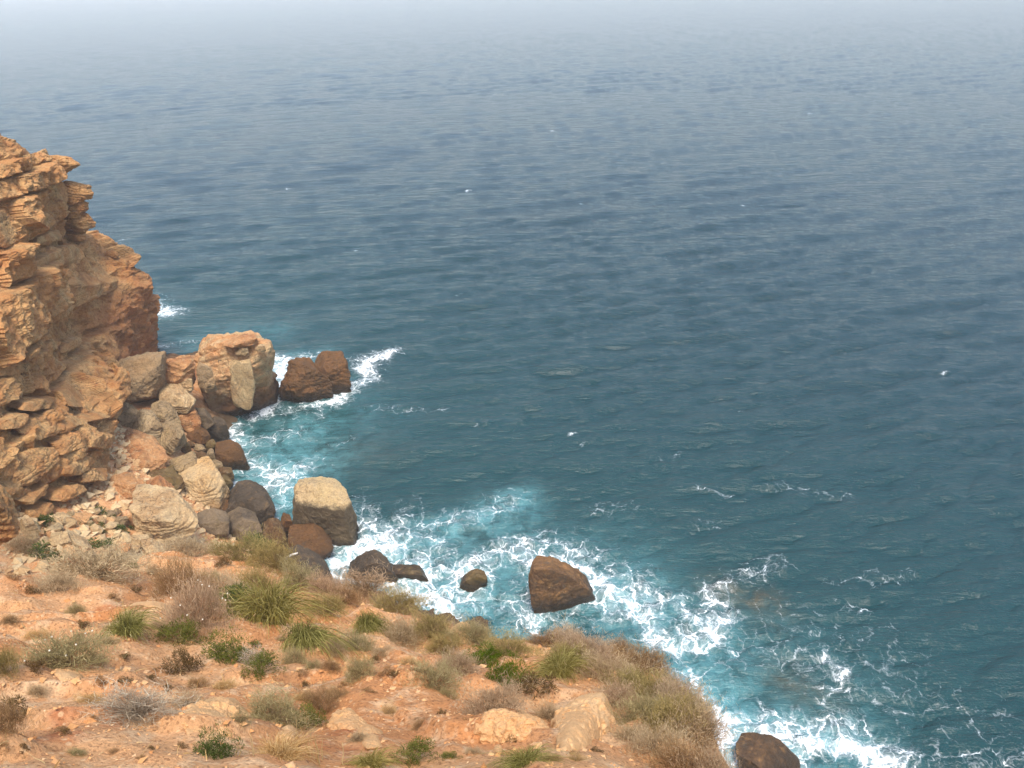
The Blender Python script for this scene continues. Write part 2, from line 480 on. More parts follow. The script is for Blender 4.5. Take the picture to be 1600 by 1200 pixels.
BED = np.array([-0.22, 0.10, 1.0])            # bedding normal: the beds rise to the right
BED = BED / np.linalg.norm(BED)
_lb = np.cumsum(np.random.default_rng(12).choice([0.5, 1.0, 1.6, 2.3, 3.2, 4.2], 120, p=[.14, .18, .22, .2, .16, .1])) - 20.0

def bedding(P, amp=1.0):
    """outward push of the stepped beds at points P"""
    b = P @ BED + 0.5 * fbm(P * 0.10, 2)
    k = np.searchsorted(_lb, b)
    lo = _lb[np.clip(k - 1, 0, 119)]; hi = _lb[np.clip(k, 0, 119)]
    f = (b - lo) / (hi - lo + 1e-9)
    along = P[:, 0] * 0.45 + P[:, 1] * 0.9
    blk = 3.4 + 4.6 * cell(k, k * 3 + 1, 5)
    cells = np.floor(along / blk + 13.7 * cell(k, k, 2) + 0.35 * perlin(P * 0.5)).astype(np.int64)
    j = cell(k, cells, 3)
    edge_soft = np.minimum(smooth(0, 0.14, f), smooth(0, 0.07, 1 - f))
    push = (cell(k, k + 5, 4) - 0.5) * 1.9 + (j - 0.5) * 1.5
    sm = 0.8 * perlin(np.c_[P[:, :2] * 0.22, k * 7.3])
    return amp * ((push + sm) * (0.25 + 0.75 * edge_soft) - 0.5 * (1 - edge_soft))

def make_cliff():
    nu, nv = 500, 480
    G = catmull(CG, nu)                                       # along
    G = np.transpose(catmull(np.transpose(G, (1, 0, 2)), nv), (1, 0, 2))
    du = np.gradient(G, axis=0); dv = np.gradient(G, axis=1)
    # smooth the normals so that the push stays coherent
    N = np.cross(du, dv); N /= np.linalg.norm(N, axis=2)[..., None] + 1e-9
    for _ in range(30):
        N[1:-1] = (N[:-2] + N[1:-1] * 2 + N[2:]) / 4
        N[:, 1:-1] = (N[:, :-2] + N[:, 1:-1] * 2 + N[:, 2:]) / 4
    Nh = N.copy()
    if Nh[nu // 2, nv // 3, 0] < 0: Nh = -Nh
    Nh[..., 2] *= 0.35
    Nh /= np.linalg.norm(Nh, axis=2)[..., None] + 1e-9
    P = G.reshape(-1, 3); NN = Nh.reshape(-1, 3)
    v = np.tile(np.linspace(0, 1, nv), nu)
    P = P + NN * (1.1 * fbm(P * 0.13, 3) * smooth(0.1, 0.4, v))[:, None]
    u = np.repeat(np.linspace(0, 1, nu), nv)
    far = smooth(0.66, 0.72, u) * (1 - smooth(0.40, 0.55, v))   # the red block at the tip is massive, hardly bedded
    amp = (1.0 - 0.75 * far) * (0.25 + 0.75 * smooth(0.12, 0.34, v))
    foot = 1 - smooth(0.14, 0.36, v)
    D = bedding(P, 1.0) * amp + far * 0.55 * ridged(P * 0.3, 5)
    D -= 0.9 * foot
    fz = fbm(P * 0.38 + 7, 3) * 2.6
    D += 0.24 * (np.floor(fz) + smooth(0.7, 1.0, fz - np.floor(fz))) * (1 - 0.4 * far) + 0.16 * fbm(P * 1.1, 4, 0.65)
    sub = P @ BED * 3.2 + 0.6 * fbm(P * 0.5, 2)
    D += 0.035 * (np.abs(sub - np.round(sub)) * 2 - 0.5) * smooth(-0.1, 0.3, perlin(P * 0.25 + 3)) * (1 - far)
    P = P + NN * D[:, None]
    P[:, 2] += 0.15 * fbm(P * 0.6 + 50, 3)
    red = far
    o = link('cliff', mesh_np('cliff', P, grid_faces(nu, nv), M_CLIFF, False, {'redness': red}))
    tag(o, 'layered orange sea cliff at the left with overhanging ledges', kind='structure')
    return o

# ------------------------------------------------------------------ rocks
def ico(level):
    bm = bmesh.new(); bmesh.ops.create_icosphere(bm, subdivisions=level, radius=1.0)
    V = np.array([v.co[:] for v in bm.verts]); F = np.array([[v.index for v in f.verts] for f in bm.faces]); bm.free()
    return V, F
def view_back(c):
    h = np.array([c[0], c[1], 0.0]); return h / np.linalg.norm(h)
_ico = {}
def get_ico(l):
    if l not in _ico: _ico[l] = ico(l)
    return _ico[l]

def hull_planes(pts):
    bm = bmesh.new()
    for p in pts: bm.verts.new(p)
    r = bmesh.ops.convex_hull(bm, input=bm.verts)
    dead = [g for g in r['geom_interior'] if isinstance(g, bmesh.types.BMVert)]
    bmesh.ops.delete(bm, geom=dead, context='VERTS')
    bmesh.ops.recalc_face_normals(bm, faces=bm.faces)
    bm.normal_update()
    V = np.array([v.co[:] for v in bm.verts])
    n = np.array([f.normal[:] for f in bm.faces]); c = np.array([f.calc_center_median()[:] for f in bm.faces])
    a = np.array([f.calc_area() for f in bm.faces]); bm.free()
    return V, n[a > 1e-6], c[a > 1e-6]

def rock_verts(hulls, level, p=40, cuts=14, faces=0):
    """star shaped rock: soft convex hull(s) seen from the common centre"""
    data = [hull_planes(h) for h in hulls]
    V0 = np.concatenate([d[0] for d in data])
    c = np.mean([d[0].mean(0) for d in data], 0)
    C = np.cov((V0 - c).T); w, E = np.linalg.eigh(C)
    A = E * np.sqrt(np.maximum(w, 0.02 * w.max()))
    U, F = get_ico(level)
    D = U @ A.T
    rr = None
    cr = np.random.default_rng(int(abs(c[0] * 977 + c[1] * 131)) + 5)
    for V, n, cc in data:
        h = np.maximum(((cc - c) * n).sum(1), 0.05)
        n0, h0 = n, h
        if faces and len(n) > faces:
            # keep few large flat faces: farthest-normal choice, each touching the hull
            sel = [int(np.argmax(h * 0 + (n[:, 2])))]
            sel.append(int(np.argmin((n * view_back(c)).sum(1))))
            while len(sel) < faces:
                dd = (n @ n[sel].T).max(1) + 0.10 * cr.normal(size=len(n))
                sel.append(int(np.argmin(dd)))
            n = n[sel] + cr.normal(size=(len(sel), 3)) * 0.05
            n /= np.linalg.norm(n, axis=1)[:, None]
            h = np.maximum(((V - c) @ n.T).max(0) * 0.93, 0.05)
        if cuts:
            q = cr.normal(size=(cuts, 3)); q /= np.linalg.norm(q, axis=1)[:, None]
            q = q @ np.linalg.inv(A); q /= np.linalg.norm(q, axis=1)[:, None]
            hs = ((V - c) @ q.T).max(0) * cr.uniform(0.78, 0.93, cuts)
            n = np.concatenate([n, q]); h = np.concatenate([h, np.maximum(hs, 0.05)])
        q = np.maximum(D @ n.T, 0) / h
        m = q.max(1) + 1e-12
        r = 1 / (m * ((q / m[:, None]) ** p).sum(1) ** (1 / p))
        r = np.minimum(r, 1.15 / (np.maximum(D @ n0.T, 0) / h0).max(1))
        rr = r if rr is None else np.maximum(rr, r)
    if np.linalg.det(A) < 0: F = F[:, ::-1]
    return c + D * rr[:, None], D / np.linalg.norm(D, axis=1)[:, None], F, c

def finish_rock(name, V, D, F, mat, bed_rot, amp, strat, seed, parent=None, pit=0.0, terr=1.0):
    size = np.ptp(V, axis=0).mean()
    off = seed * 13.7
    Rm = np.array(bed_rot.to_matrix())
    L = V @ Rm                                     # bedding-aligned coordinates
    d = amp * size * (0.020 * fbm(V * (1.8 / size) + off, 3) + 0.012 * ridged(V * (4.0 / size) + off, 5) + 0.012 * fbm(V * (14.0 / size) + off, 3, 0.7))
    fz = fbm(V * (2.4 / size) + off + 31, 3) * 3.0
    d += terr * amp * size * 0.013 * (np.floor(fz) + smooth(0.75, 1.0, fz - np.floor(fz)))
    if strat:
        b = L[:, 2] + 0.06 * size * fbm(V * (2.0 / size) + off, 2)
        th = max(0.16, size * 0.07)
        k = np.floor(b / th + off).astype(np.int64); f = b / th + off - k
        e = np.minimum(smooth(0, 0.3, f), smooth(0, 0.2, 1 - f))
        d += strat * size * (0.06 * (cell(k, k + 3, 6) - 0.5) * e - 0.022 * (1 - e))
    if pit:
        d -= pit * 0.22 * np.maximum(0, ridged(V * 1.5 + off, 3)) * 0.5
        d -= pit * 0.10 * np.maximum(0, perlin(V * 4.0 + off))
    V = V + D * d[:, None]
    base = np.array([V[:, 0].mean(), V[:, 1].mean(), V[:, 2].min()])
    me = mesh_np(name, (V - base) @ Rm, F, mat, False)
    o = bpy.data.objects.new(name, me)
    COL.objects.link(o)
    o.rotation_euler = bed_rot
    o.location = base
    if parent is not None:
        o.parent = parent
        o.matrix_parent_inverse = Matrix.Identity(4)
    return o, V

from mathutils import Euler
ROCK_FOOT = []

def boulder(label, pts, back, mat, level=4, amp=1.0, strat=0.6, seed=1, bed=(15, -10, 20), sink=0.0, pit=0.0, zb=None, zt=None, group=None, p=44, lobes=None, name='boulder', cat='boulder', drop=True, cuts=3, faces=12):
    """pts: outline in the photograph; third value is the height, or heights run from zb (lowest pixel) to zt (highest pixel)"""
    def world(pp):
        ys = [q[1] for q in pp]; y0, y1 = min(ys), max(ys)
        W = []
        for q in pp:
            z = q[2] if len(q) > 2 else zb + (zt - zb) * ((y1 - q[1]) / max(1, (y1 - y0)))
            W.append(at(q[0], q[1], z))
        W = np.array(W)
        c = W.mean(0); vb = view_back(c)
        B = c + (W - c) * 0.82 + vb * back
        allp = [W, B]
        if len(pp[0]) == 2 and len(W) > 5:            # edges and corners on the side that faces the sea and the slope
            br = np.random.default_rng(seed * 7 + 1)
            size = np.linalg.norm(np.ptp(W, axis=0)[:2])
            for q in range(3):
                a, b_, w_ = br.integers(0, len(W)), br.integers(0, len(W)), br.uniform(0.3, 0.7)
                m = (W[a] * w_ + W[b_] * (1 - w_)) * 0.6 + c * 0.4
                allp.append((m - vb * size * br.uniform(0.12, 0.30) + np.array([0, 0, br.uniform(-0.02, 0.12) * size]))[None])
        if drop:
            lo = W[:, 2].min()
            Z = W[W[:, 2] > lo + 0.5].copy()
            if len(Z):
                Z = c + (Z - c) * 0.85 + vb * back * 0.8; Z[:, 2] = lo - 0.2
                allp.append(Z)
        return np.concatenate(allp)
    hulls = [world(l) for l in lobes] if lobes else [world(pts)]
    V, D, F, c = rock_verts(hulls, level + 1, 90 if pts and len(pts[0]) == 3 else 70, 0 if pts and len(pts[0]) == 3 else cuts, (0 if len(pts[0]) == 3 else faces) if pts else 14)
    o, V = finish_rock(name, V, D, F, mat, Euler([R(a) for a in bed]), amp, strat, seed, None, pit)
    if sink: o.location.z -= sink
    tag(o, label, cat, group)
    lowv = V[(V[:, 2] < 0.5)]
    if len(lowv) > 20: ROCK_FOOT.append(lowv[::max(1, len(lowv) // 60), :2])
    return o

def make_boulders():
    b = boulder
    b('large oval pitted slab leaning against the cliff foot', [(158, 600), (166, 584), (180, 570), (198, 562), (220, 559), (242, 553), (259, 550), (258, 566), (251, 594), (240, 614), (220, 627), (172, 643), (160, 628)],
      2.2, M_PIT, 5, 0.7, 0.15, 1, zb=4.6, zt=9.4, pit=1.1)
    big = b('huge orange block with a pale front plate standing in the surf at the point',
      [(304, 558, 6.3), (318, 542, 7.6), (340, 536, 8.2), (375, 534, 8.4), (424, 537, 8.0), (415, 556, 7.2), (363, 562, 6.4), (325, 600, 4.6), (432, 606, 0.3), (422, 630, -0.6), (398, 653, -1), (352, 664, -1), (326, 640, 1.5), (306, 588, 5)],
      4.5, M_BIG, 5, 0.9, 0.5, 2, bed=(0, -18, 0))
    # pale plate on its front face: part of the block
    W = np.array([at(x, y, z) for x, y, z in ((358, 562, 6.7), (390, 557, 7.1), (397, 600, 4.0), (392, 634, 1.5), (364, 631, 1.7), (359, 600, 4.0))])
    W = W - view_back(W.mean(0)) * 1.0
    V, D, F, c = rock_verts([np.concatenate([W, W + view_back(c0 := W.mean(0)) * 1.2])], 4, 50)
    o, _ = finish_rock('rock_plate', V, D, F, M_PLATE, Euler((R(80), 0, R(20))), 0.8, 0.8, 3)
    mw = o.matrix_basis.copy(); o.parent = big; o.matrix_parent_inverse = big.matrix_basis.inverted()
    tag(o, 'pale vertically grained plate on the front of the block')
    g = 'stones lying on top of the huge block'
    b('long flat orange slab lying on top of the huge block', [(348, 541), (358, 536), (380, 529), (402, 526), (404, 529), (396, 537), (370, 543)], 1.2, M_ORANGE, 4, 0.8, 0.6, 4, zb=8.3, zt=9.2)
    b('pale squarish stone on top of the huge block under the flat slab', [(366, 550), (374, 543), (387, 542), (389, 551), (382, 557), (368, 556)], 0.8, M_TAN, 3, 0.9, 0.4, 5, zb=7.4, zt=8.3, group=g)
    b('small tan stone at the right corner on top of the huge block', [(398, 547), (404, 542), (414, 541), (416, 547), (406, 550)], 0.7, M_TAN, 3, 0.9, 0.3, 6, zb=8.0, zt=8.6, group=g)
    b('grey jagged stone lying on the orange slope of the huge block', [(338, 566), (344, 555), (350, 556), (357, 562), (352, 568), (344, 576)], 0.7, M_GREY, 3, 1.2, 0.4, 7, zb=5.9, zt=7.0, group=g)
    b('rounded tan boulder wedged behind the oval slab and the block', [(258, 578), (268, 568), (284, 565), (302, 567), (306, 584), (300, 598), (280, 602), (264, 606), (258, 594)], 2.2, M_ORANGE, 4, 1.1, 0.5, 8, zb=5.0, zt=8.0)
    b('upright grey boulder leaning on the left side of the huge block', [(306, 580), (314, 569), (328, 574), (338, 596), (337, 606), (324, 617), (310, 604)], 1.4, M_PIT, 4, 0.9, 0.3, 9, zb=4.4, zt=7.6, pit=0.5)
    b('crumbly tan boulder below the rounded tan boulder', [(268, 608), (288, 592), (302, 594), (301, 608), (288, 617)], 1.5, M_TAN, 4, 1.3, 0.8, 10, zb=4.8, zt=6.4)
    b('lens shaped tan boulder with curved grain beside the oval slab', [(244, 621), (248, 613), (268, 607), (294, 617), (306, 628), (300, 641), (278, 646), (252, 636)], 2.0, M_TAN, 4, 0.7, 0.9, 11, zb=4.2, zt=6.0, bed=(30, -25, 0))
    b('flat tan slab under the lower edge of the oval slab', [(172, 647), (204, 640), (220, 648), (209, 667), (192, 673), (173, 663)], 2.0, M_BANDG, 4, 0.8, 0.7, 12, zb=5.2, zt=6.4)
    b('small pale triangular stone beside the orange buttress', [(175, 668), (188, 666), (193, 672), (187, 685), (179, 682)], 0.8, M_TAN, 3, 0.9, 0.3, 13, zb=5.2, zt=6.1)
    b('low pale flat stone below the triangular stone', [(184, 688), (196, 676), (208, 675), (206, 688), (194, 693)], 0.8, M_TAN, 3, 0.9, 0.3, 14, zb=4.9, zt=5.5)
    b('striped pale block with a dark left face in the boulder pile', [(203, 684), (212, 670), (226, 646), (245, 652), (255, 668), (252, 682), (236, 694), (210, 692)], 2.0, M_BAND, 4, 0.6, 0.9, 15, zb=4.4, zt=7.0, bed=(60, 25, 20))
    b('grey rounded slab behind the two striped blocks', [(232, 643), (248, 634), (268, 639), (279, 652), (285, 661), (278, 670), (258, 670), (240, 656)], 1.8, M_BANDG, 4, 0.8, 0.6, 16, zb=4.0, zt=5.9)
    b('second striped block tilted towards the sea', [(239, 695), (252, 680), (266, 667), (285, 670), (292, 683), (280, 698), (264, 711), (244, 700)], 1.8, M_BANDG, 4, 0.5, 1.0, 17, zb=3.6, zt=5.8, bed=(50, 35, 30))
    b('orange boulder below the lens shaped boulder', [(278, 650), (306, 643), (315, 660), (312, 674), (288, 674)], 1.8, M_ORANGE, 4, 1.1, 0.5, 18, zb=2.6, zt=4.4)
    b('smooth grey slab under the huge block', [(304, 647), (322, 647), (335, 660), (320, 670), (304, 660)], 1.6, M_GREY, 4, 0.6, 0.2, 19, zb=2.2, zt=3.6)
    b('dark rounded boulder at the waterline below the huge block', [(318, 670), (332, 660), (352, 662), (359, 676), (356, 692), (338, 696), (326, 686)], 1.8, M_DARK, 4, 0.6, 0.15, 20, zb=-0.4, zt=2.6)
    b('rusty brown boulder beside the dark rounded boulder', [(291, 682), (312, 671), (328, 682), (331, 690), (312, 695), (294, 692)], 1.6, M_BROWN, 4, 1.1, 0.5, 21, zb=1.4, zt=3.2)
    b('brown wave washed boulder jutting into the turquoise water', [(338, 712), (346, 702), (366, 698), (381, 709), (387, 724), (390, 736), (372, 747), (350, 746), (338, 728)], 2.2, M_BROWN, 5, 0.9, 0.3, 22, zb=-0.8, zt=2.6)
    g = 'olive stones wedged among the shore boulders'
    for i, (cx, cy, w, h) in enumerate([(331, 700, 22, 18), (312, 704, 26, 8), (314, 722, 26, 26), (330, 716, 14, 26), (290, 708, 20, 28), (338, 731, 24, 14), (354, 745, 28, 18), (322, 692, 16, 12), (298, 699, 14, 10), (284, 728, 20, 12), (352, 757, 22, 16)]):
        a = [(cx + w / 2 * math.cos(t) * random.uniform(.8, 1.1), cy + h / 2 * math.sin(t) * random.uniform(.8, 1.1)) for t in np.linspace(0, 6.28, 8)[:-1]]
        zc = max(0.2, 1.7 - (cx - 300) * 0.018)
        b('olive brown stone wedged among the dark shore boulders', a, 1.0, (M_OLIVE, M_BANDG)[i % 2], 3, 1.0, 0.5, 30 + i, zb=zc - 0.3, zt=zc + h * 0.05 + 0.1, group=g, bed=(random.uniform(-40, 60), 20, 30))
    b('broad orange earthy boulder below the striped blocks', [(181, 696), (204, 690), (240, 698), (263, 712), (260, 732), (236, 750), (205, 740), (186, 716)], 3.0, M_ORANGE, 4, 1.1, 0.4, 41, zb=4.0, zt=6.2)
    b('long layered grey boulder in the middle of the pile', [(258, 736), (288, 720), (306, 717), (313, 728), (301, 742), (280, 750), (264, 747)], 1.8, M_BANDG, 4, 0.6, 1.0, 42, zb=2.8, zt=4.4, bed=(35, -20, 10))
    b('dark olive slab under the long layered boulder', [(214, 748), (240, 742), (282, 744), (288, 762), (280, 780), (252, 776), (228, 766)], 2.2, M_OLIVE, 4, 0.9, 0.7, 43, zb=3.2, zt=4.8, bed=(35, -20, 10))
    b('big pale cream boulder with a dark stained base above the inlet', [(281, 774), (286, 754), (306, 740), (328, 734), (340, 737), (348, 750), (358, 767), (354, 788), (332, 813), (312, 820), (290, 798)], 3.2, M_HALF, 5, 0.8, 0.3, 44, zb=0.6, zt=4.4)
    b('dark wet rock under the right side of the cream boulder', [(330, 808), (356, 786), (364, 806), (352, 818)], 1.4, M_BROWN, 3, 1.0, 0.4, 45, zb=0.5, zt=1.9)
    b('dark grey faceted boulder beside the inlet', [(356, 804), (370, 788), (381, 774), (397, 771), (420, 781), (433, 796), (427, 819), (414, 830), (390, 822), (358, 818)], 2.6, M_DARK, 5, 0.7, 0.3, 46, zb=-0.2, zt=3.0)
    b('rounded grey boulder on the left of a touching pair behind the ridge', [(308, 826), (320, 818), (340, 813), (360, 818), (360, 836), (332, 846), (312, 841)], 2.0, M_GREY, 4, 0.6, 0.3, 47, zb=2.6, zt=4.2)
    b('domed grey boulder on the right of a touching pair behind the ridge', [(354, 838), (364, 816), (380, 807), (398, 815), (412, 832), (384, 850), (360, 850)], 2.0, M_GREY, 4, 0.6, 0.3, 48, zb=1.4, zt=3.6)
    b('yellow brown boulder left of the flat topped sea boulder', [(411, 834), (424, 820), (438, 827), (451, 849), (449, 868), (430, 866), (418, 850)], 1.8, M_OLIVE, 4, 0.9, 0.3, 49, zb=0.4, zt=3.0)
    b('narrow rusty rock wedged beside the flat topped sea boulder', [(440, 824), (446, 811), (457, 814), (460, 840), (448, 846)], 1.2, M_BROWN, 4, 1.0, 0.5, 50, zb=0.0, zt=2.6)
    b('red brown wet rock in front of the flat topped sea boulder', [(449, 846), (464, 837), (500, 834), (519, 850), (517, 870), (504, 888), (480, 876), (450, 868)], 2.0, M_BROWN, 5, 1.0, 0.4, 51, zb=-0.4, zt=2.2)
    b('tall flat topped boulder with a pale crown and dark sides in the surf',
      [(459, 760, 4.3), (480, 755, 4.6), (504, 752, 4.7), (530, 755, 4.6), (544, 768, 4.3), (550, 782, 3.9), (538, 797, 3.6), (512, 795, 3.6), (486, 791, 3.6), (461, 789, 3.5), (456, 818, 1.6), (454, 844, -0.5), (520, 862, -0.6), (556, 867, -0.6), (562, 828, -0.2), (552, 802, 2.4)],
      1.6, M_CAP, 5, 0.75, 0.25, 52, pit=0.5)
    b('long black rock showing over the brow beside the white foam', [(450, 872), (466, 866), (490, 877), (513, 892), (522, 906), (486, 904), (456, 886)], 1.6, M_DARK, 4, 0.9, 0.4, 53, zb=1.0, zt=3.0)
    b('black humped rock in the foam behind a dry bush', [(540, 902, 0.3), (560, 888, 1.2), (580, 880, 1.9), (592, 879, 2.0), (612, 893, 1.4), (628, 911, -0.2), (622, 926, -0.6), (590, 918, -0.3), (552, 906, -0.4)], 1.8, M_DARK, 5, 1.0, 0.3, 54, zb=-0.4, zt=2.4)
    b('low yellow brown ledge of rock beside the black humped rock', [(610, 897, 0.6), (640, 897, 0.8), (660, 899, 0.7), (669, 907, 0.1), (660, 915, -0.5), (626, 912, -0.5)], 1.2, M_OLIVE, 4, 0.8, 0.4, 55, zb=-0.6, zt=0.7)
    b('small yellow brown rock awash in white foam', [(713, 924, -0.4), (725, 909, 0.8), (745, 901, 1.4), (762, 905, 1.1), (756, 917, -0.3), (732, 935, -0.6)], 1.0, M_OLIVE, 4, 0.9, 0.5, 56, zb=-0.6, zt=1.1, bed=(50, 0, 40))
    b('brown wedge shaped rock standing alone in the foam', [(826, 902, 3.2), (832, 889, 4.0), (860, 890, 4.1), (890, 899, 3.2), (912, 915, 1.9), (931, 936, 0.2), (920, 945, -0.5), (885, 954, -0.6), (843, 974, -0.7), (834, 968, -0.3), (831, 930, 1.9)],
      1.8, M_PYR, 5, 0.9, 0.5, 57, bed=(75, 15, 10))
    b('grey brown rock cut off by the bottom edge of the picture', [(1150, 1167), (1175, 1165), (1200, 1171), (1232, 1188), (1254, 1206), (1250, 1240), (1156, 1240)], 1.0, M_PYR, 5, 0.7, 0.5, 58, zb=-1.0, zt=1.3)
    b('dark rust coloured sea stack surrounded by white water', None, 3.2, M_BROWN, 5, 1.35, 0.2, 59, zb=-0.9, zt=4.2, pit=1.0,
      lobes=[[(431, 616), (440, 600), (446, 590), (448, 580), (460, 573), (476, 571), (494, 576), (520, 600), (520, 621), (500, 630), (460, 640), (446, 636)],
             [(486, 600), (494, 576), (508, 559), (532, 563), (545, 568), (547, 582), (552, 596), (551, 608), (522, 622), (495, 625)]])
    b('large pale tan slab lying at the head of the gully', [(204, 789), (220, 783), (252, 785), (280, 791), (306, 805), (313, 812), (311, 830), (290, 838), (278, 850), (252, 846), (220, 832), (213, 810)], 2.4, M_TAN, 5, 0.7, 0.4, 60, zb=6.2, zt=8.6, pit=0.4)
    b('orange crumbling boulder at the foot of the buttress', [(171, 774), (184, 760), (210, 752), (226, 762), (229, 782), (200, 789), (180, 783)], 2.0, M_ORANGE, 4, 1.3, 0.6, 61, zb=6.2, zt=7.8)
    b('orange pointed boulder between the pale slab and the cream boulder', [(229, 782), (232, 764), (250, 753), (262, 763), (281, 780), (284, 793), (232, 790)], 1.8, M_ORANGE, 4, 1.2, 0.6, 62, zb=5.2, zt=7.2)
    b('small red brown rock awash by the inlet below the brown boulder', [(360, 772), (372, 766), (380, 770), (374, 776), (362, 778)], 0.8, M_BROWN, 3, 1.0, 0.3, 63, zb=-0.4, zt=0.4)

def make_rubble():
    g = 'pale rubble stones on the gully floor'
    spec = [(131, 841, 42, 36), (92, 812, 30, 11), (113, 804, 16, 11), (131, 809, 24, 19), (107, 816, 22, 11), (86, 825, 20, 10), (50, 822, 22, 30), (152, 829, 16, 13), (190, 816, 22, 13),
            (204, 812, 18, 24), (176, 821, 18, 9), (169, 846, 15, 10), (196, 846, 20, 11), (215, 846, 28, 17), (234, 839, 10, 16), (192, 859, 26, 15), (210, 859, 20, 23), (201, 874, 34, 16),
            (238, 861, 35, 32), (250, 846, 18, 11), (264, 851, 18, 10), (249, 874, 14, 20), (222, 881, 24, 14), (234, 881, 14, 9), (98, 843, 25, 26), (70, 846, 14, 12), (47, 839, 22, 9),
            (61, 833, 12, 9), (161, 866, 24, 14), (140, 868, 18, 11), (122, 866, 14, 9), (150, 800, 14, 10), (172, 804, 16, 10), (108, 862, 18, 12), (178, 870, 20, 14), (270, 864, 16, 10),
            (160, 812, 12, 8), (185, 838, 12, 9), (142, 818, 10, 8), (76, 836, 12, 8), (225, 832, 14, 9), (186, 800, 12, 10), (230, 820, 10, 7)]
    special = {0: 'largest pale block among the gully rubble, with a grooved face', 17: 'flat slab tilted over a black hollow in the gully rubble',
               18: 'faceted grey tan block at the right of the gully rubble, below the large slab', 6: 'upright pale block at the left of the gully under the cliff', 3: 'pointed pale stone at the cliff foot, back row of the rubble', 24: 'rough pale mound of rock left of the largest rubble block'}
    special.update({1: 'flat stone at the cliff foot, back row of the rubble, left of the pointed one', 4: 'pale flat stone just in front of the pointed stone of the back row', 8: 'pale stone left of the stone touching the large slab, back of the rubble',
                    9: 'upright stone touching the left end of the large tan slab', 13: 'flat topped stone below the large tan slab, beside the faceted block', 15: 'pale stone left of the upright stone behind the black hollow',
                    16: 'upright stone standing between the black hollow and the faceted block', 22: 'pale stone half buried at the ridge below the faceted block', 26: 'thin flat stone at the left end of the rubble', 28: 'stone at the ridge behind the wide grey brown bush',
                    21: 'small upright wedge at the foot of the faceted block', 34: 'stone left of the slab over the black hollow'})
    for i, (cx, cy, w, h) in enumerate(spec):
        P, t = gully_hit(cx, cy + h * 0.35)
        sw = 1.15 * w * t / FPX; sh = 1.1 * h * t / FPX
        n = 9
        D = rng.normal(size=(n + 6, 3)); D /= np.linalg.norm(D, axis=1)[:, None]
        pts = D * np.array([sw * 0.56, sw * 0.45, sh * 0.62])
        rz = rng.uniform(-0.5, 0.5)
        pts = pts @ np.array(Matrix.Rotation(rz, 3, 'Z'))
        pts += P + np.array([0, 0, sh * 0.30])
        V, Dd, F, c = rock_verts([pts], 5 if w > 20 else 4, 60, 0, 9)
        m = (M_TAN, M_TAN, M_BANDG, M_SOILROCK, M_TAN, M_BAND)[i % 6]
        o, _ = finish_rock('stone', V, Dd, F, m, Euler(rng.uniform(-0.6, 0.6, 3)), 0.8, 0.5, 70 + i)
        if i in special: tag(o, special[i], 'stone', g)
        else: tag(o, 'pale angular stone among the small rubble on the gully floor', 'stone', g)

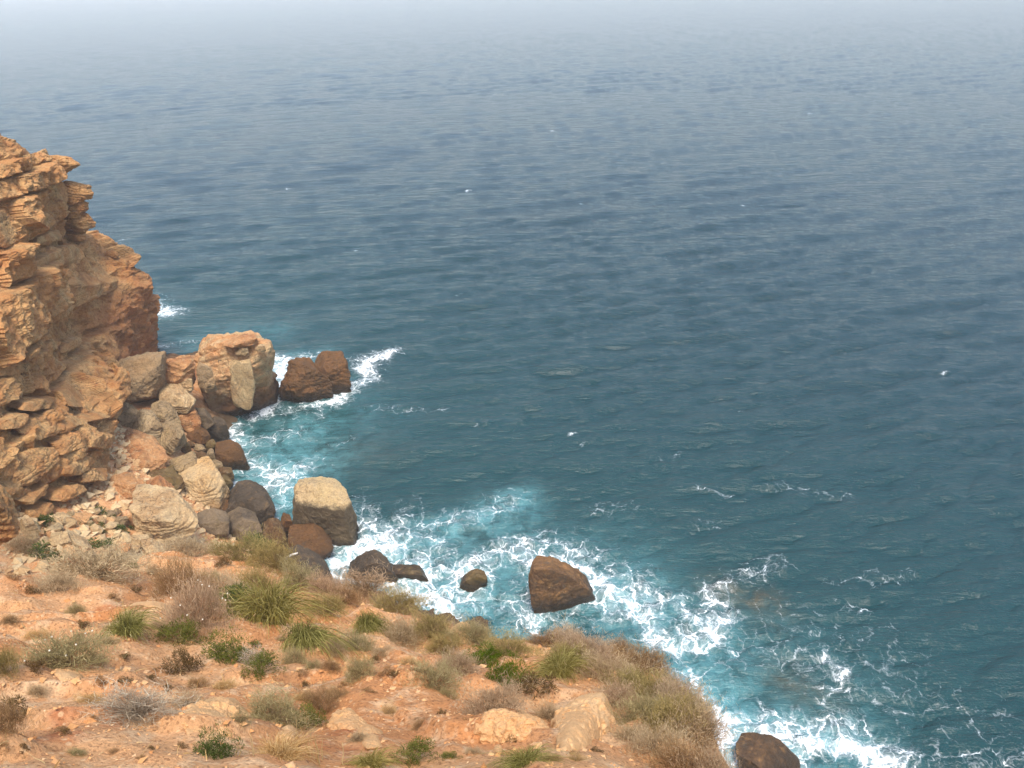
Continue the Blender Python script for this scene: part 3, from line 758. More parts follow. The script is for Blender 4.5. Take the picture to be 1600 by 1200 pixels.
def make_ledges(cliff):
    L = [
        ('jutting beak of pale rock at the top of the cliff', [(60, 255), (71, 243), (86, 242), (103, 248), (119, 249), (127, 257), (117, 265), (97, 277), (73, 268)], 84.5, 3.0),
        (None, [(93, 292), (114, 283), (136, 288), (149, 297), (152, 306), (139, 314), (108, 318)], 85.0, 3.5),
        (None, [(100, 320), (117, 313), (141, 315), (142, 327), (125, 340), (105, 338)], 85.2, 3.0),
        (None, [(106, 345), (139, 331), (150, 345), (148, 357), (128, 365), (112, 358)], 85.4, 3.5),
        (None, [(112, 366), (125, 362), (136, 362), (136, 374), (131, 378), (118, 378)], 85.6, 3.0),
        ('pale broken ledge on the cliff edge above the red face', [(156, 411), (172, 402), (186, 404), (204, 409), (204, 420), (193, 430), (176, 425)], 87.5, 2.5),
        (None, [(174, 400), (179, 391), (187, 398), (184, 404), (176, 404)], 87.5, 0.8),
        (None, [(88, 452), (141, 420), (165, 420), (194, 434), (194, 448), (152, 460), (130, 475), (106, 473)], None, 2.5),
        (None, [(22, 303), (73, 283), (93, 272), (96, 287), (88, 298), (51, 316), (26, 314)], None, 2.5),
        (None, [(-20, 268), (0, 240), (30, 226), (48, 238), (58, 252), (40, 262), (0, 282)], None, 2.5),
        (None, [(-30, 540), (43, 509), (61, 513), (64, 549), (63, 562), (28, 577), (-30, 596)], None, 3.0),
        (None, [(-30, 606), (20, 588), (34, 598), (34, 622), (0, 640), (-30, 646)], None, 3.0),
        (None, [(18, 740), (52, 692), (84, 699), (95, 728), (80, 741), (40, 762), (20, 757)], None, 2.5),
        (None, [(28, 783), (78, 757), (76, 772), (38, 789)], None, 2.0),
        (None, [(84, 694), (124, 675), (139, 686), (133, 701), (94, 712)], None, 2.5),
        (None, [(-60, 655), (0, 668), (17, 696), (14, 710), (0, 745), (-60, 765)], None, 2.5),
        (None, [(30, 672), (70, 650), (120, 652), (136, 660), (100, 676), (50, 690)], None, 2.5),
        (None, [(88, 610), (120, 603), (152, 612), (160, 624), (140, 640), (100, 634)], None, 3.0),
        (None, [(34, 420), (70, 398), (112, 384), (126, 392), (118, 410), (70, 428), (40, 436)], None, 2.5),
        (None, [(0, 350), (30, 342), (44, 356), (40, 376), (10, 386), (-20, 372)], None, 2.5),
    ]
    lr = np.random.default_rng(41)
    for cx, cy, w, h in [(20, 330, 56, 16), (60, 345, 44, 14), (30, 370, 60, 18), (88, 335, 36, 14), (20, 405, 50, 16), (78, 372, 40, 16), (20, 458, 60, 20), (66, 452, 46, 18), (30, 490, 56, 16), (96, 490, 44, 18), (74, 540, 40, 16),
                         (110, 540, 36, 18), (90, 575, 48, 16), (20, 660, 56, 18), (64, 632, 56, 16), (150, 650, 40, 18), (160, 690, 40, 22), (120, 730, 50, 22), (150, 745, 44, 18), (110, 770, 50, 18), (62, 726, 40, 14), (14, 765, 44, 20), (66, 798, 44, 14), (160, 620, 36, 12),
                         (150, 470, 44, 14), (185, 470, 30, 18), (170, 510, 40, 22), (205, 510, 30, 22), (140, 545, 36, 20), (215, 540, 30, 16), (48, 268, 40, 12), (14, 296, 44, 14)]:
        tl = math.tan(R(lr.uniform(10, 26)))
        pts_ = [(-0.5, 0.25), (-0.42, -0.3), (-0.1, -0.5), (0.4, -0.42), (0.52, 0.0), (0.4, 0.42), (-0.2, 0.5)]
        L.append((None, [(cx + w * a * lr.uniform(.85, 1.15), cy + h * b * lr.uniform(.8, 1.2) - w * a * tl) for a, b in pts_], 87.0 if cx >= 140 and cy < 560 else None, lr.uniform(1.5, 2.6)))
    for i, (lab, poly, s, back) in enumerate(L):
        W = np.array([at_s(x, y, (s if s else cliff_s(x, y) - 0.5)) for x, y in poly])
        c = W.mean(0); out = -view_back(c)
        side = np.array([-1.0, 0.15, -0.05])
        B = c + (W - c) * 0.8 + side * back - out * back * 0.5
        fr = c + (W - c) * 0.5 + out * 0.5
        V, D, F, cc = rock_verts([np.concatenate([W, B, fr])], 6 if i in (0, 3, 10, 12) else 5, 70, 2, 12)
        be = Euler((R(-6), R(13 + 5 * math.sin(i * 3.1)), 0))
        o, _ = finish_rock('rock_ledge', V, D, F, M_CLIFF, be, 1.0, 0.55, 120 + i)
        o.parent = cliff
        if lab: tag(o, lab)
    # the banded rock at the left edge, nearer than the cliff
    W = np.array([at_s(x, y, 35.5) for x, y in ((-90, 770), (0, 784), (18, 803), (34, 834), (26, 852), (-20, 870), (-90, 880))])
    V, D, F, cc = rock_verts([np.concatenate([W, W + np.array([-1.5, 2.5, -0.5])])], 5, 18)
    o, _ = finish_rock('rock_outcrop', V, D, F, M_CLIFF, Euler((R(-10), R(35), 0)), 0.9, 1.4, 160)
    tag(o, 'dark banded rock at the left edge below the cliff', 'outcrop')

# ------------------------------------------------------------------ foreground outcrops and stones
def make_outcrops():
    S = [  # outline in the picture, protrusion, label
        ([(176, 985), (184, 958), (215, 942), (255, 940), (276, 952), (262, 975), (215, 992)], 0.35, 'tan crusted outcrop behind the bright green tussock'),
        ([(697, 1000), (704, 984), (722, 975), (742, 982), (754, 996), (744, 1010), (712, 1012)], 0.5, 'orange rock lump on the brow against the surf'),
        ([(858, 1158), (866, 1120), (885, 1098), (915, 1086), (950, 1084), (958, 1108), (956, 1140), (920, 1172), (875, 1180)], 0.5, 'big crumbly tan outcrop at the bottom right of the slope'),
        ([(735, 1150), (742, 1122), (770, 1112), (810, 1112), (850, 1118), (862, 1140), (830, 1160), (770, 1166)], 0.35, 'low tan outcrop left of the crumbly outcrop'),
        ([(280, 1130), (292, 1108), (330, 1092), (380, 1092), (396, 1110), (380, 1140), (330, 1166), (294, 1160)], 0.35, 'broad smooth orange mound beside the silvery dead bush'),
        ([(428, 1150), (440, 1136), (458, 1128), (466, 1138), (464, 1158), (446, 1162), (432, 1160)], 0.14, 'angular pink tan rock in front of a grey green bush'),
        ([(502, 1140), (524, 1112), (548, 1106), (572, 1122), (576, 1134), (546, 1146)], 0.25, 'pale tan rock right of the angular pink rock'),
        ([(816, 1064), (818, 1052), (832, 1050), (842, 1060), (832, 1070)], 0.18, 'orange rock beside the bright green bush'),
        ([(768, 1172), (772, 1164), (784, 1162), (788, 1172), (780, 1180)], 0.08, 'round orange stone near the bottom of the slope'),
        ([(80, 1052), (90, 1034), (112, 1034), (130, 1054), (118, 1064), (94, 1066)], 0.2, 'broken tan crust under the flowering grey bush'),
        ([(555, 1140), (575, 1130), (598, 1142), (600, 1170), (570, 1176)], 0.15, 'reddish crumbling stone at the lower middle of the slope'),
        ([(452, 895), (460, 888), (468, 890), (466, 900), (456, 902)], 0.2, 'small cream stone at the brow by a dry bush'),
        ([(443, 928), (444, 914), (450, 912), (451, 924), (448, 930)], 0.12, 'small pale grey upright stone beside the big tussock'),
        ([(490, 916), (500, 902), (516, 906), (514, 918), (498, 924)], 0.25, 'orange crust lump on the brow above the foam'),
    ]
    for i, (poly, pro, lab) in enumerate(S):
        W = []
        for x, y in poly:
            P, t = hill_hit(x, y); W.append(P)
        W = np.array(W); c = W.mean(0)
        W = c + (W - c) * np.minimum(1, 2.2 * np.median(np.linalg.norm(W - c, axis=1)) / (np.linalg.norm(W - c, axis=1) + 1e-6))[:, None]
        up = np.array([0, -0.35, 0.95])
        T = c + (W - c) * 0.62 + up * pro * 0.55
        B = c + (W - c) * 0.95 - up * pro * 1.5
        V, D, F, cc = rock_verts([np.concatenate([T, B, W])], 6 if len(poly) > 6 and pro > 0.3 else 5, 26, 12, 0)
        o, _ = finish_rock('rock_outcrop' if pro > 0.2 else 'stone', V, D, F, M_CRUST, Euler((R(12), R(8), i)), 1.7, 0.0, 200 + i, pit=0.2, terr=0.6)
        tag(o, lab, 'outcrop' if pro > 0.2 else 'stone')

def make_pebbles():
    Vt = np.array([(1, 0, 0), (-1, 0, 0), (0, 1, 0), (0, -1, 0), (0, 0, 1), (0, 0, -1)], float)
    Ft = np.array([(0, 2, 4), (2, 1, 4), (1, 3, 4), (3, 0, 4), (2, 0, 5), (1, 2, 5), (3, 1, 5), (0, 3, 5)])
    def scatter(name, n, xr, yr, zf, smin, smax, mat, label, keep=None, clump=1.0, ex=4.5):
        x = rng.uniform(*xr, n); y = rng.uniform(*yr, n)
        k = perlin(xyz(x * 0.7, y * 0.7)) + 0.6 * perlin(xyz(x * 2.1 + 9, y * 2.1)) > rng.uniform(-1.0, 0.9, n) * clump
        if keep is not None: k &= keep(x, y)
        x, y = x[k], y[k]; n = len(x)
        z = zf(x, y)
        s = smin * (smax / smin) ** (rng.uniform(0, 1, n) ** ex)
        m = len(Vt)
        J = 1 + 0.35 * rng.normal(size=(n, m)).clip(-1.4, 1.4)
        sc = s[:, None] * np.c_[rng.uniform(.7, 1.3, n), rng.uniform(.7, 1.3, n), rng.uniform(.45, .9, n)]
        L = Vt[None] * J[:, :, None] * sc[:, None, :]
        a = rng.uniform(0, 6.28, n); ca, sa = np.cos(a)[:, None], np.sin(a)[:, None]
        V = np.stack([L[..., 0] * ca - L[..., 1] * sa + x[:, None], L[..., 0] * sa + L[..., 1] * ca + y[:, None], L[..., 2] + z[:, None] + (s * 0.15)[:, None]], -1)
        F = (Ft[None] + (np.arange(n) * m)[:, None, None]).reshape(-1, 3)
        col = np.repeat(rng.uniform(0, 1, n), m)
        o = link(name, mesh_np(name, V.reshape(-1, 3), F, mat, False, {'shade': col}))
        tag(o, label, kind='stuff')
    N = NT('pebble')
    at_ = N.n('ShaderNodeAttribute', attribute_name='shade').outputs['Fac']
    pos = N.n('ShaderNodeNewGeometry').outputs['Position']
    col = N.ramp(at_, [(0.0, lin(206, 144, 92, 0.72)), (0.4, lin(218, 166, 112, 0.78)), (0.85, lin(218, 172, 124, 0.76)), (1.0, lin(226, 192, 150, 0.78))])
    col = N.mix(0.5, col, N.ramp(N.noise(pos, 40, 3, 0.6), [(0.3, 0.65), (0.7, 1.2)]), 'MULTIPLY')
    M = N.finish(N.n('ShaderNodeBsdfPrincipled', {'Base Color': col, 'Roughness': 0.95, 'Specular IOR Level': 0.15}).outputs[0])
    N = NT('gully_stone')
    at_ = N.n('ShaderNodeAttribute', attribute_name='shade').outputs['Fac']
    pos = N.n('ShaderNodeNewGeometry').outputs['Position']
    col = N.ramp(at_, [(0.0, lin(190, 140, 94, 0.7)), (0.35, lin(206, 172, 126, 0.76)), (1.0, lin(218, 192, 150, 0.8))])
    col = N.mix(0.6, col, N.ramp(N.noise(pos, 9, 5, 0.7), [(0.3, 0.5), (0.7, 1.25)]), 'MULTIPLY')
    M2 = N.finish(N.n('ShaderNodeBsdfPrincipled', {'Base Color': col, 'Roughness': 0.95, 'Specular IOR Level': 0.15}).outputs[0])
    scatter('pebbles', 42000, (-14, 6), (4, 24), lambda x, y: hill_z(x, y), 0.010, 0.055, M, 'small pale pebbles and crumbs strewn over the orange slope', lambda x, y: inside(np.stack([x, y], 1), edge) & (np.abs(x) < y * 0.78 + 1))
    gx = lambda x, y: (gully_z(x, y) > 1.6)
    scatter('gully_gravel', 15000, (-36, -17), (30, 60), gully_z, 0.07, 0.50, M2, 'loose gravel and broken stones over the gully floor', gx, 0.7, 2.6)

# ------------------------------------------------------------------ plants
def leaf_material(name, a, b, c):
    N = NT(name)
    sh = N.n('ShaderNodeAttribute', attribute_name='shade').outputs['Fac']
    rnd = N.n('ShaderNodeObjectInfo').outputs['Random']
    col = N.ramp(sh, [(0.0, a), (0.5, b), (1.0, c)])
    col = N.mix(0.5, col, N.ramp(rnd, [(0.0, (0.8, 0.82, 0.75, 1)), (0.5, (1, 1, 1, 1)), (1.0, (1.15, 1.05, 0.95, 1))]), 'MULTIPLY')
    d = N.n('ShaderNodeBsdfDiffuse', {0: col})
    tr = N.n('ShaderNodeBsdfTranslucent', {0: col})
    mx = N.n('ShaderNodeMixShader', {0: 0.3, 1: d.outputs[0], 2: tr.outputs[0]})
    return N.finish(mx.outputs[0])

def strips(pl, w, shade):
    """pl (n,k,3) polylines -> ribbons of width w (n,) tapering to the tip"""
    n, k, _ = pl.shape
    tang = np.gradient(pl, axis=1)
    r = rng.normal(size=(n, 1, 3))
    side = np.cross(tang, r); side /= np.linalg.norm(side, axis=2)[..., None] + 1e-9
    tp = np.linspace(1, 0.35, k)[None, :, None] * (np.asarray(w).reshape(-1, 1, 1) * 0.5)
    Lv = pl - side * tp; Rv = pl + side * tp
    V = np.stack([Lv, Rv], 2).reshape(-1, 3)
    i = np.arange(n * k).reshape(n, k)[:, :-1].ravel()
    F = np.stack([2 * i, 2 * i + 1, 2 * i + 3, 2 * i + 2], 1)
    return V, F, np.repeat(np.asarray(shade), 2 * k)

def dome_dirs(n, up=0.15):
    d = rng.normal(size=(n, 3)); d[:, 2] = np.abs(d[:, 2]) + up
    return d / np.linalg.norm(d, axis=1)[:, None]

def lumpy(d, seed):
    return 1 + 0.60 * perlin(d * 1.7 + seed * 5.1) + 0.26 * perlin(d * 4.0 + seed)

def twig_shrub(seed, n_stem=220, n_twig=4200, upright=0.4, tw=0.013, ln=0.24):
    d = dome_dirs(n_stem); r = lumpy(d, seed) * rng.uniform(.75, 1.0, n_stem)
    t = np.linspace(0, 1, 5)
    base = rng.normal(size=(n_stem, 3)) * [0.16, 0.16, 0]
    tip = d * r[:, None]
    pl = base[:, None] + (tip - base)[:, None] * t[None, :, None]
    pl[:, :, 2] += (np.sin(t * math.pi) * 0.12)[None]
    pl += rng.normal(size=pl.shape) * 0.02 * t[None, :, None]
    S = strips(pl, rng.uniform(.012, .022, n_stem), rng.uniform(0, .55, n_stem))
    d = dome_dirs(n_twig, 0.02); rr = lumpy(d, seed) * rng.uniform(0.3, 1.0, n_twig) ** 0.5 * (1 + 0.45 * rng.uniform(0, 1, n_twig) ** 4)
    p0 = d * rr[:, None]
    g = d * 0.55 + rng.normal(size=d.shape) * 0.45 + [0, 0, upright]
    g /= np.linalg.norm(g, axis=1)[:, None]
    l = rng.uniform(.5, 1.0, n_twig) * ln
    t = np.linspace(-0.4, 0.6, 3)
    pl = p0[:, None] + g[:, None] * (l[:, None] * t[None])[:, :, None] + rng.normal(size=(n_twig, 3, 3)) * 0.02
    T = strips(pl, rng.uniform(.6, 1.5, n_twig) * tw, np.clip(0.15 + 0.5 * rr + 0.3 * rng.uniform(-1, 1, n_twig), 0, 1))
    return S, T

def tussock(seed, n=1050, droop=1.0, w=0.011, lean=(0, 0)):
    a = rng.uniform(0, 6.283, n); out = rng.uniform(0.05, 1.0, n) ** 0.8
    ln = rng.uniform(.7, 1.35, n) * (0.75 + 0.35 * (perlin(np.c_[np.cos(a) * 1.5, np.sin(a) * 1.5, np.full(n, seed * 3.1)]) + 0.3))
    t = np.linspace(0, 1, 6)
    hx = np.cos(a) + lean[0]; hy = np.sin(a) + lean[1]
    rad = (out * ln)[:, None] * (0.12 + 0.88 * t ** 1.4)[None]
    zz = ln[:, None] * (1.05 * t[None] - (0.35 + 0.75 * out[:, None]) * droop * t[None] ** 2.2)
    pl = np.stack([hx[:, None] * rad, hy[:, None] * rad, zz], -1)
    pl[:, :, :2] += rng.normal(size=(n, 1, 2)) * 0.10
    pl += rng.normal(size=pl.shape) * 0.012
    return strips(pl, rng.uniform(.6, 1.4, n) * w, rng.uniform(0, 1, n))

def leaf_bush(seed, n=3600, clumps=26, size=0.07):
    c = dome_dirs(clumps, 0.05); c *= (rng.uniform(.45, .9, clumps))[:, None]
    k = rng.integers(0, clumps, n)
    d = rng.normal(size=(n, 3)); d /= np.linalg.norm(d, axis=1)[:, None]
    p0 = c[k] + d * (rng.uniform(.3, 1, n) ** .5 * rng.uniform(.16, .34, clumps)[k])[:, None]
    p0[:, 2] = np.abs(p0[:, 2])
    g = d * 0.8 + rng.normal(size=d.shape) * 0.4 + [0, 0, .45]; g /= np.linalg.norm(g, axis=1)[:, None]
    t = np.linspace(0, 1, 3)
    pl = p0[:, None] + g[:, None] * (rng.uniform(.6, 1.5, n) * size)[:, None, None] * t[None, :, None]
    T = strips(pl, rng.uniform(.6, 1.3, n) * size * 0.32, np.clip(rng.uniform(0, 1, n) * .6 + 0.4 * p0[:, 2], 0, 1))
    ns = 40; dd = dome_dirs(ns); tt = np.linspace(0, 1, 4)
    S = strips(dd[:, None] * .8 * tt[None, :, None] + rng.normal(size=(ns, 4, 3)) * .03, np.full(ns, .03), rng.uniform(0, 1, ns))
    return S, T

def fan_palm():
    L, sh = [], []
    for f in range(26):
        d = dome_dirs(1, .2)[0]; tip = d * rng.uniform(.45, .7)
        side = np.cross(d, [0, 0, 1.0]); side /= np.linalg.norm(side) + 1e-6
        upv = np.cross(side, d)
        for q in np.linspace(-1.25, 1.25, 13):
            e = tip + (d * math.cos(q) + side * math.sin(q)) * .42 + np.array([0, 0, -.06])
            L.append(np.array([tip, (tip + e) / 2 + upv * .02, e])); sh.append(rng.uniform(.2, 1))
    T = strips(np.array(L), np.full(len(L), .05), sh)
    ds = dome_dirs(26, .2)
    S = strips(np.array([[x * 0, x * .3, x * .6] for x in ds]), np.full(26, .025), rng.uniform(0, 1, 26))
    return S, T

MATS = {
    'dry': leaf_material('dry_twigs', lin(120, 92, 66, .7), lin(184, 160, 124, .85), lin(216, 194, 156, .88)),
    'pink': leaf_material('pinkish_twigs', lin(118, 86, 66, .7), lin(186, 156, 124, .85), lin(214, 188, 154, .88)),
    'brown': leaf_material('brown_twigs', lin(112, 82, 54, .7), lin(160, 124, 86, .8), lin(194, 162, 116, .85)),
    'olive': leaf_material('olive_twigs', lin(108, 94, 54, .7), lin(158, 140, 86, .78), lin(194, 174, 116, .85)),
    'sage': leaf_material('sage_leaves', lin(112, 102, 68, .7), lin(164, 150, 106, .78), lin(200, 186, 138, .85)),
    'green': leaf_material('green_leaves', lin(74, 80, 36, .65), lin(116, 122, 56, .7), lin(156, 156, 80, .75)),
    'deep': leaf_material('dark_green_leaves', lin(58, 70, 34, .65), lin(90, 106, 52, .7), lin(124, 138, 74, .75)),
    'bright': leaf_material('bright_green_leaves', lin(50, 66, 14, .6), lin(92, 116, 26, .65), lin(134, 152, 48, .7)),
    'tgreen': leaf_material('green_grass', lin(96, 92, 46, .65), lin(150, 146, 78, .72), lin(198, 190, 118, .8)),
    'tyellow': leaf_material('yellow_green_grass', lin(104, 94, 46, .65), lin(160, 148, 78, .75), lin(204, 192, 124, .8)),
    'straw': leaf_material('straw', lin(160, 120, 70, .7), lin(206, 168, 110, .8), lin(226, 198, 146, .85)),
    'silver': leaf_material('silver_twigs', lin(130, 112, 92, .7), lin(186, 170, 148, .82), lin(222, 210, 190, .85)),
    'dark': leaf_material('dark_creeper', lin(84, 64, 42, .65), lin(122, 98, 64, .7), lin(156, 128, 86, .75)),
}
_pl = {}
def plant_meshes(shape, var):
    key = (shape, var)
    if key not in _pl:
        seed = var + len(shape)
        if shape == 'twig': S, T = twig_shrub(seed)
        elif shape == 'wire': S, T = twig_shrub(seed, 420, 1500, 0.1, 0.012, 0.34)
        elif shape == 'soft': S, T = twig_shrub(seed, 120, 5200, 0.9, 0.011, 0.20)
        elif shape == 'leaf': S, T = leaf_bush(seed)
        elif shape == 'dense': S, T = leaf_bush(seed, 6800, 34, 0.055)
        elif shape == 'low': S, T = leaf_bush(seed, 900, 12, 0.13)
        elif shape == 'palm': S, T = fan_palm()
        elif shape == 'tuss': S, T = None, tussock(seed)
        elif shape == 'tusslean': S, T = None, tussock(seed, 900, 1.25, 0.012, (0.35, -0.45))
        q = np.percentile(T[0][:, 2], 98.5); qr = np.percentile(np.hypot(T[0][:, 0], T[0][:, 1]), 95)
        nv = np.array([1 / qr, 1 / qr, 1 / q])
        T = (T[0] * nv, T[1], T[2]); S = None if S is None else (S[0] * nv * 0.95, S[1], S[2])
        mk = lambda nm, X: mesh_np(nm, X[0], X[1], None, False, {'shade': X[2]}) if X is not None else None
        _pl[key] = (mk('stems', S), mk('foliage', T))
    return _pl[key]

def link_mat(name, me, mat, parent=None, loc=None):
    """shared mesh, the material sits on the object"""
    if not len(me.materials): me.materials.append(None)
    o = link(name, me, parent, loc)
    o.material_slots[0].link = 'OBJECT'
    o.material_slots[0].material = mat
    return o

_flower_me = None
def plant(px, py, w, h, shape, mat, label, var=0, name=None, cat='bush', group=None, stem='dry', gully=False, flowers=0):
    """px, py = where it meets the ground; w, h = size in photograph pixels"""
    global _flower_me
    P, t = (gully_hit if gully else hill_hit)(px, py)
    w, h = w * 1.12, h * 1.06
    ww, hh = w * t / FPX, h * t / FPX * 1.05
    S, T = plant_meshes(shape, var)
    nm = name or {'tuss': 'grass_tussock', 'tusslean': 'grass_tussock', 'palm': 'fan_palm', 'low': 'low_plant'}.get(shape, 'bush')
    dep = min(max(0.95 * h, 0.5 * w), w) * t / FPX          # front to back
    vb = view_back(P)
    cx_, cy_ = P[0] + vb[0] * dep * 0.42, P[1] + vb[1] * dep * 0.42
    zf = (gully_z if gully else hill_z)(np.array([cx_]), np.array([cy_]))[0]
    if zf < P[2] - 0.6 * dep: cx_, cy_, zf = P[0], P[1], P[2]
    hh = 0.88 * h * t / FPX
    loc = (cx_, cy_, zf - 0.03)
    rz = rng.choice([0, math.pi]) + rng.uniform(-0.35, 0.35) if shape != 'tusslean' else 0
    if S is None:
        root = link_mat(nm, T, MATS[mat], None, loc)
    else:
        root = link(nm, None, None, loc)
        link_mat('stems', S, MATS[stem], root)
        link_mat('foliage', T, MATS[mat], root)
    root.rotation_euler = (0, 0, rz)
    root.scale = (ww / 2, dep / 2 * 1.1, hh if S is not None else max(hh, ww * 0.26))
    if flowers:
        Vt, Ft = get_ico(1)
        d = dome_dirs(flowers, .3); Vs, Fs = [], []
        for q, dd in enumerate(d):
            Vs.append(Vt * np.array([0.013 / (ww / 2), 0.013 / (dep / 2), 0.010 / hh]) + dd * rng.uniform(.9, 1.12)); Fs.append(Ft + q * len(Vt))
        fo = link('flower_heads', mesh_np('flower_heads', np.concatenate(Vs), np.concatenate(Fs), M_FLOWER), root)
        tag(fo, kind='stuff')
    tag(root, label, cat, group)
    return root

N_ = NT('dry_flower')
M_FLOWER = N_.finish(N_.n('ShaderNodeBsdfDiffuse', {0: (0.60, 0.54, 0.42, 1)}).outputs[0])

def make_plants():
    p = plant
    ed = 'bushes along the brow of the slope'
    p(150, 908, 150, 52, 'twig', 'dry', 'wide grey brown bush on the ridge below the gully rubble', 0)
    p(92, 928, 74, 34, 'soft', 'dry', 'low pale dry bush at the left foot of the wide grey brown bush', 1)
    p(290, 872, 76, 36, 'twig', 'dry', 'grey dry bush on the ridge beside the large pale slab', 1)
    p(372, 882, 104, 44, 'soft', 'olive', 'straw coloured rounded bush on the crest left of the fan palm', 0)
    p(402, 866, 52, 46, 'palm', 'deep', 'small dark green fan palm on the crest', 0, cat='palm', stem='green')
    p(432, 898, 78, 54, 'twig', 'olive', 'dark olive brown bush below the fan palm at the brow', 2)
    p(288, 945, 92, 62, 'soft', 'brown', 'brown hazy bush on the bare orange earth below the ridge', 1)
    p(318, 1000, 96, 84, 'soft', 'pink', 'tall brown bush dotted with white flower heads left of the big tussock', 2, flowers=14)
    p(206, 1000, 72, 46, 'tuss', 'tgreen', 'bright green grass tussock in front of the tan outcrop', 0, cat='grass')
    p(282, 1012, 62, 40, 'leaf', 'green', 'feathery green plant right of the bright green tussock', 0, cat='plant')
    p(366, 966, 66, 46, 'leaf', 'deep', 'dark green leafy bush at the left of the big tussock', 1)
    p(425, 985, 140, 80, 'tuss', 'tyellow', 'big olive grass tussock in the middle of the slope', 1, cat='grass')
    p(480, 1018, 108, 52, 'tusslean', 'tgreen', 'yellow green drooping tussock below the big olive tussock', 2, cat='grass')
    p(574, 990, 72, 44, 'tusslean', 'tgreen', 'green drooping tussock on the right of the slope above a pale round bush', 3, cat='grass')
    p(470, 928, 58, 50, 'twig', 'sage', 'grey green bush behind the big olive tussock near the brow', 0)
    p(570, 940, 96, 52, 'wire', 'pink', 'reddish tangled dead bush on the brow beside the black humped rock', 0, stem='dry')
    p(622, 962, 92, 44, 'twig', 'olive', 'olive bush on the brow left of the foam inlet', 1)
    p(556, 1018, 66, 42, 'soft', 'sage', 'pale round bush below the green drooping tussock', 0)
    p(563, 1064, 48, 38, 'twig', 'sage', 'small grey green ball of a bush in the lower middle of the slope', 2)
    p(460, 1036, 44, 34, 'soft', 'sage', 'small pale green bush under the drooping yellow tussock', 1)
    p(527, 1036, 32, 26, 'soft', 'dry', 'tiny pale bush right of the drooping yellow tussock', 2)
    p(630, 1012, 66, 44, 'twig', 'dry', 'grey bush on the left of a pair near the brow', 1)
    p(676, 1012, 66, 46, 'twig', 'olive', 'olive grey bush on the right of a pair near the brow', 0)
    p(104, 1050, 118, 58, 'twig', 'sage', 'grey green bush with white flower heads on the left of the slope', 2, flowers=12)
    p(54, 1052, 34, 18, 'low', 'dark', 'small dark creeping plant left of the grey green flowering bush', 0, cat='plant')
    p(284, 1056, 52, 44, 'leaf', 'dark', 'dark brown creeping bush below the feathery green plant', 2)
    p(366, 1036, 72, 48, 'leaf', 'green', 'green bush on the bare earth below the tall brown bush', 0)
    p(412, 1070, 56, 36, 'leaf', 'green', 'lower green bush right of a grey dead bush', 1)
    p(400, 1044, 58, 34, 'wire', 'silver', 'grey dead twigs between two green bushes', 1, stem='dry')
    p(222, 1142, 128, 56, 'wire', 'silver', 'silvery tangled dead bush at the lower left', 0, stem='silver')
    p(296, 1110, 80, 30, 'wire', 'dry', 'low grey dead bush behind the broad orange mound', 1, stem='silver')
    p(432, 1132, 104, 52, 'twig', 'sage', 'grey green straggly bush above the angular pink rock', 1, stem='dry')
    p(480, 1142, 50, 44, 'leaf', 'green', 'green bush right of the angular pink rock', 2)
    p(345, 1186, 56, 46, 'leaf', 'deep', 'dark green round bush near the bottom edge', 0)
    p(500, 1118, 56, 50, 'soft', 'brown', 'brown feathery bush above the pale tan rock', 0)
    p(8, 1150, 70, 60, 'soft', 'brown', 'brown bush cut by the left edge', 1)
    p(30, 1122, 50, 26, 'low', 'dark', 'low dark plant behind the brown bush at the left edge', 1, cat='plant')
    p(10, 1060, 40, 50, 'soft', 'olive', 'olive bush cut by the left edge above the brown bush', 2)
    p(678, 1080, 84, 56, 'twig', 'sage', 'grey green bush left of the big pinkish bush', 0)
    p(716, 1058, 74, 44, 'twig', 'pink', 'pinkish grey bush behind the grey green bush', 2)
    p(770, 1114, 108, 60, 'soft', 'pink', 'big pinkish grey rounded bush in front of the bright green bush', 0)
    p(748, 1040, 88, 30, 'dense', 'bright', 'low bright green bush spreading left of the rounded green bush', 1)
    p(797, 1074, 66, 62, 'dense', 'bright', 'rounded bright green bush in the middle of the grey bushes', 0)
    p(796, 1026, 92, 42, 'twig', 'olive', 'olive grey bush on the brow behind the bright green bush', 1)
    p(850, 1016, 84, 36, 'wire', 'brown', 'brown tangled bush on the brow in front of the wedge shaped rock', 0, stem='brown')
    p(872, 1062, 92, 46, 'tuss', 'tyellow', 'yellow grass tussock right of the bright green bush', 2, cat='grass')
    p(856, 1130, 56, 40, 'wire', 'dry', 'small grey dead bush between the two tan outcrops', 1, stem='dry')
    p(832, 1094, 70, 34, 'low', 'dark', 'dark brown low plant right of the big pinkish bush', 2, cat='plant')
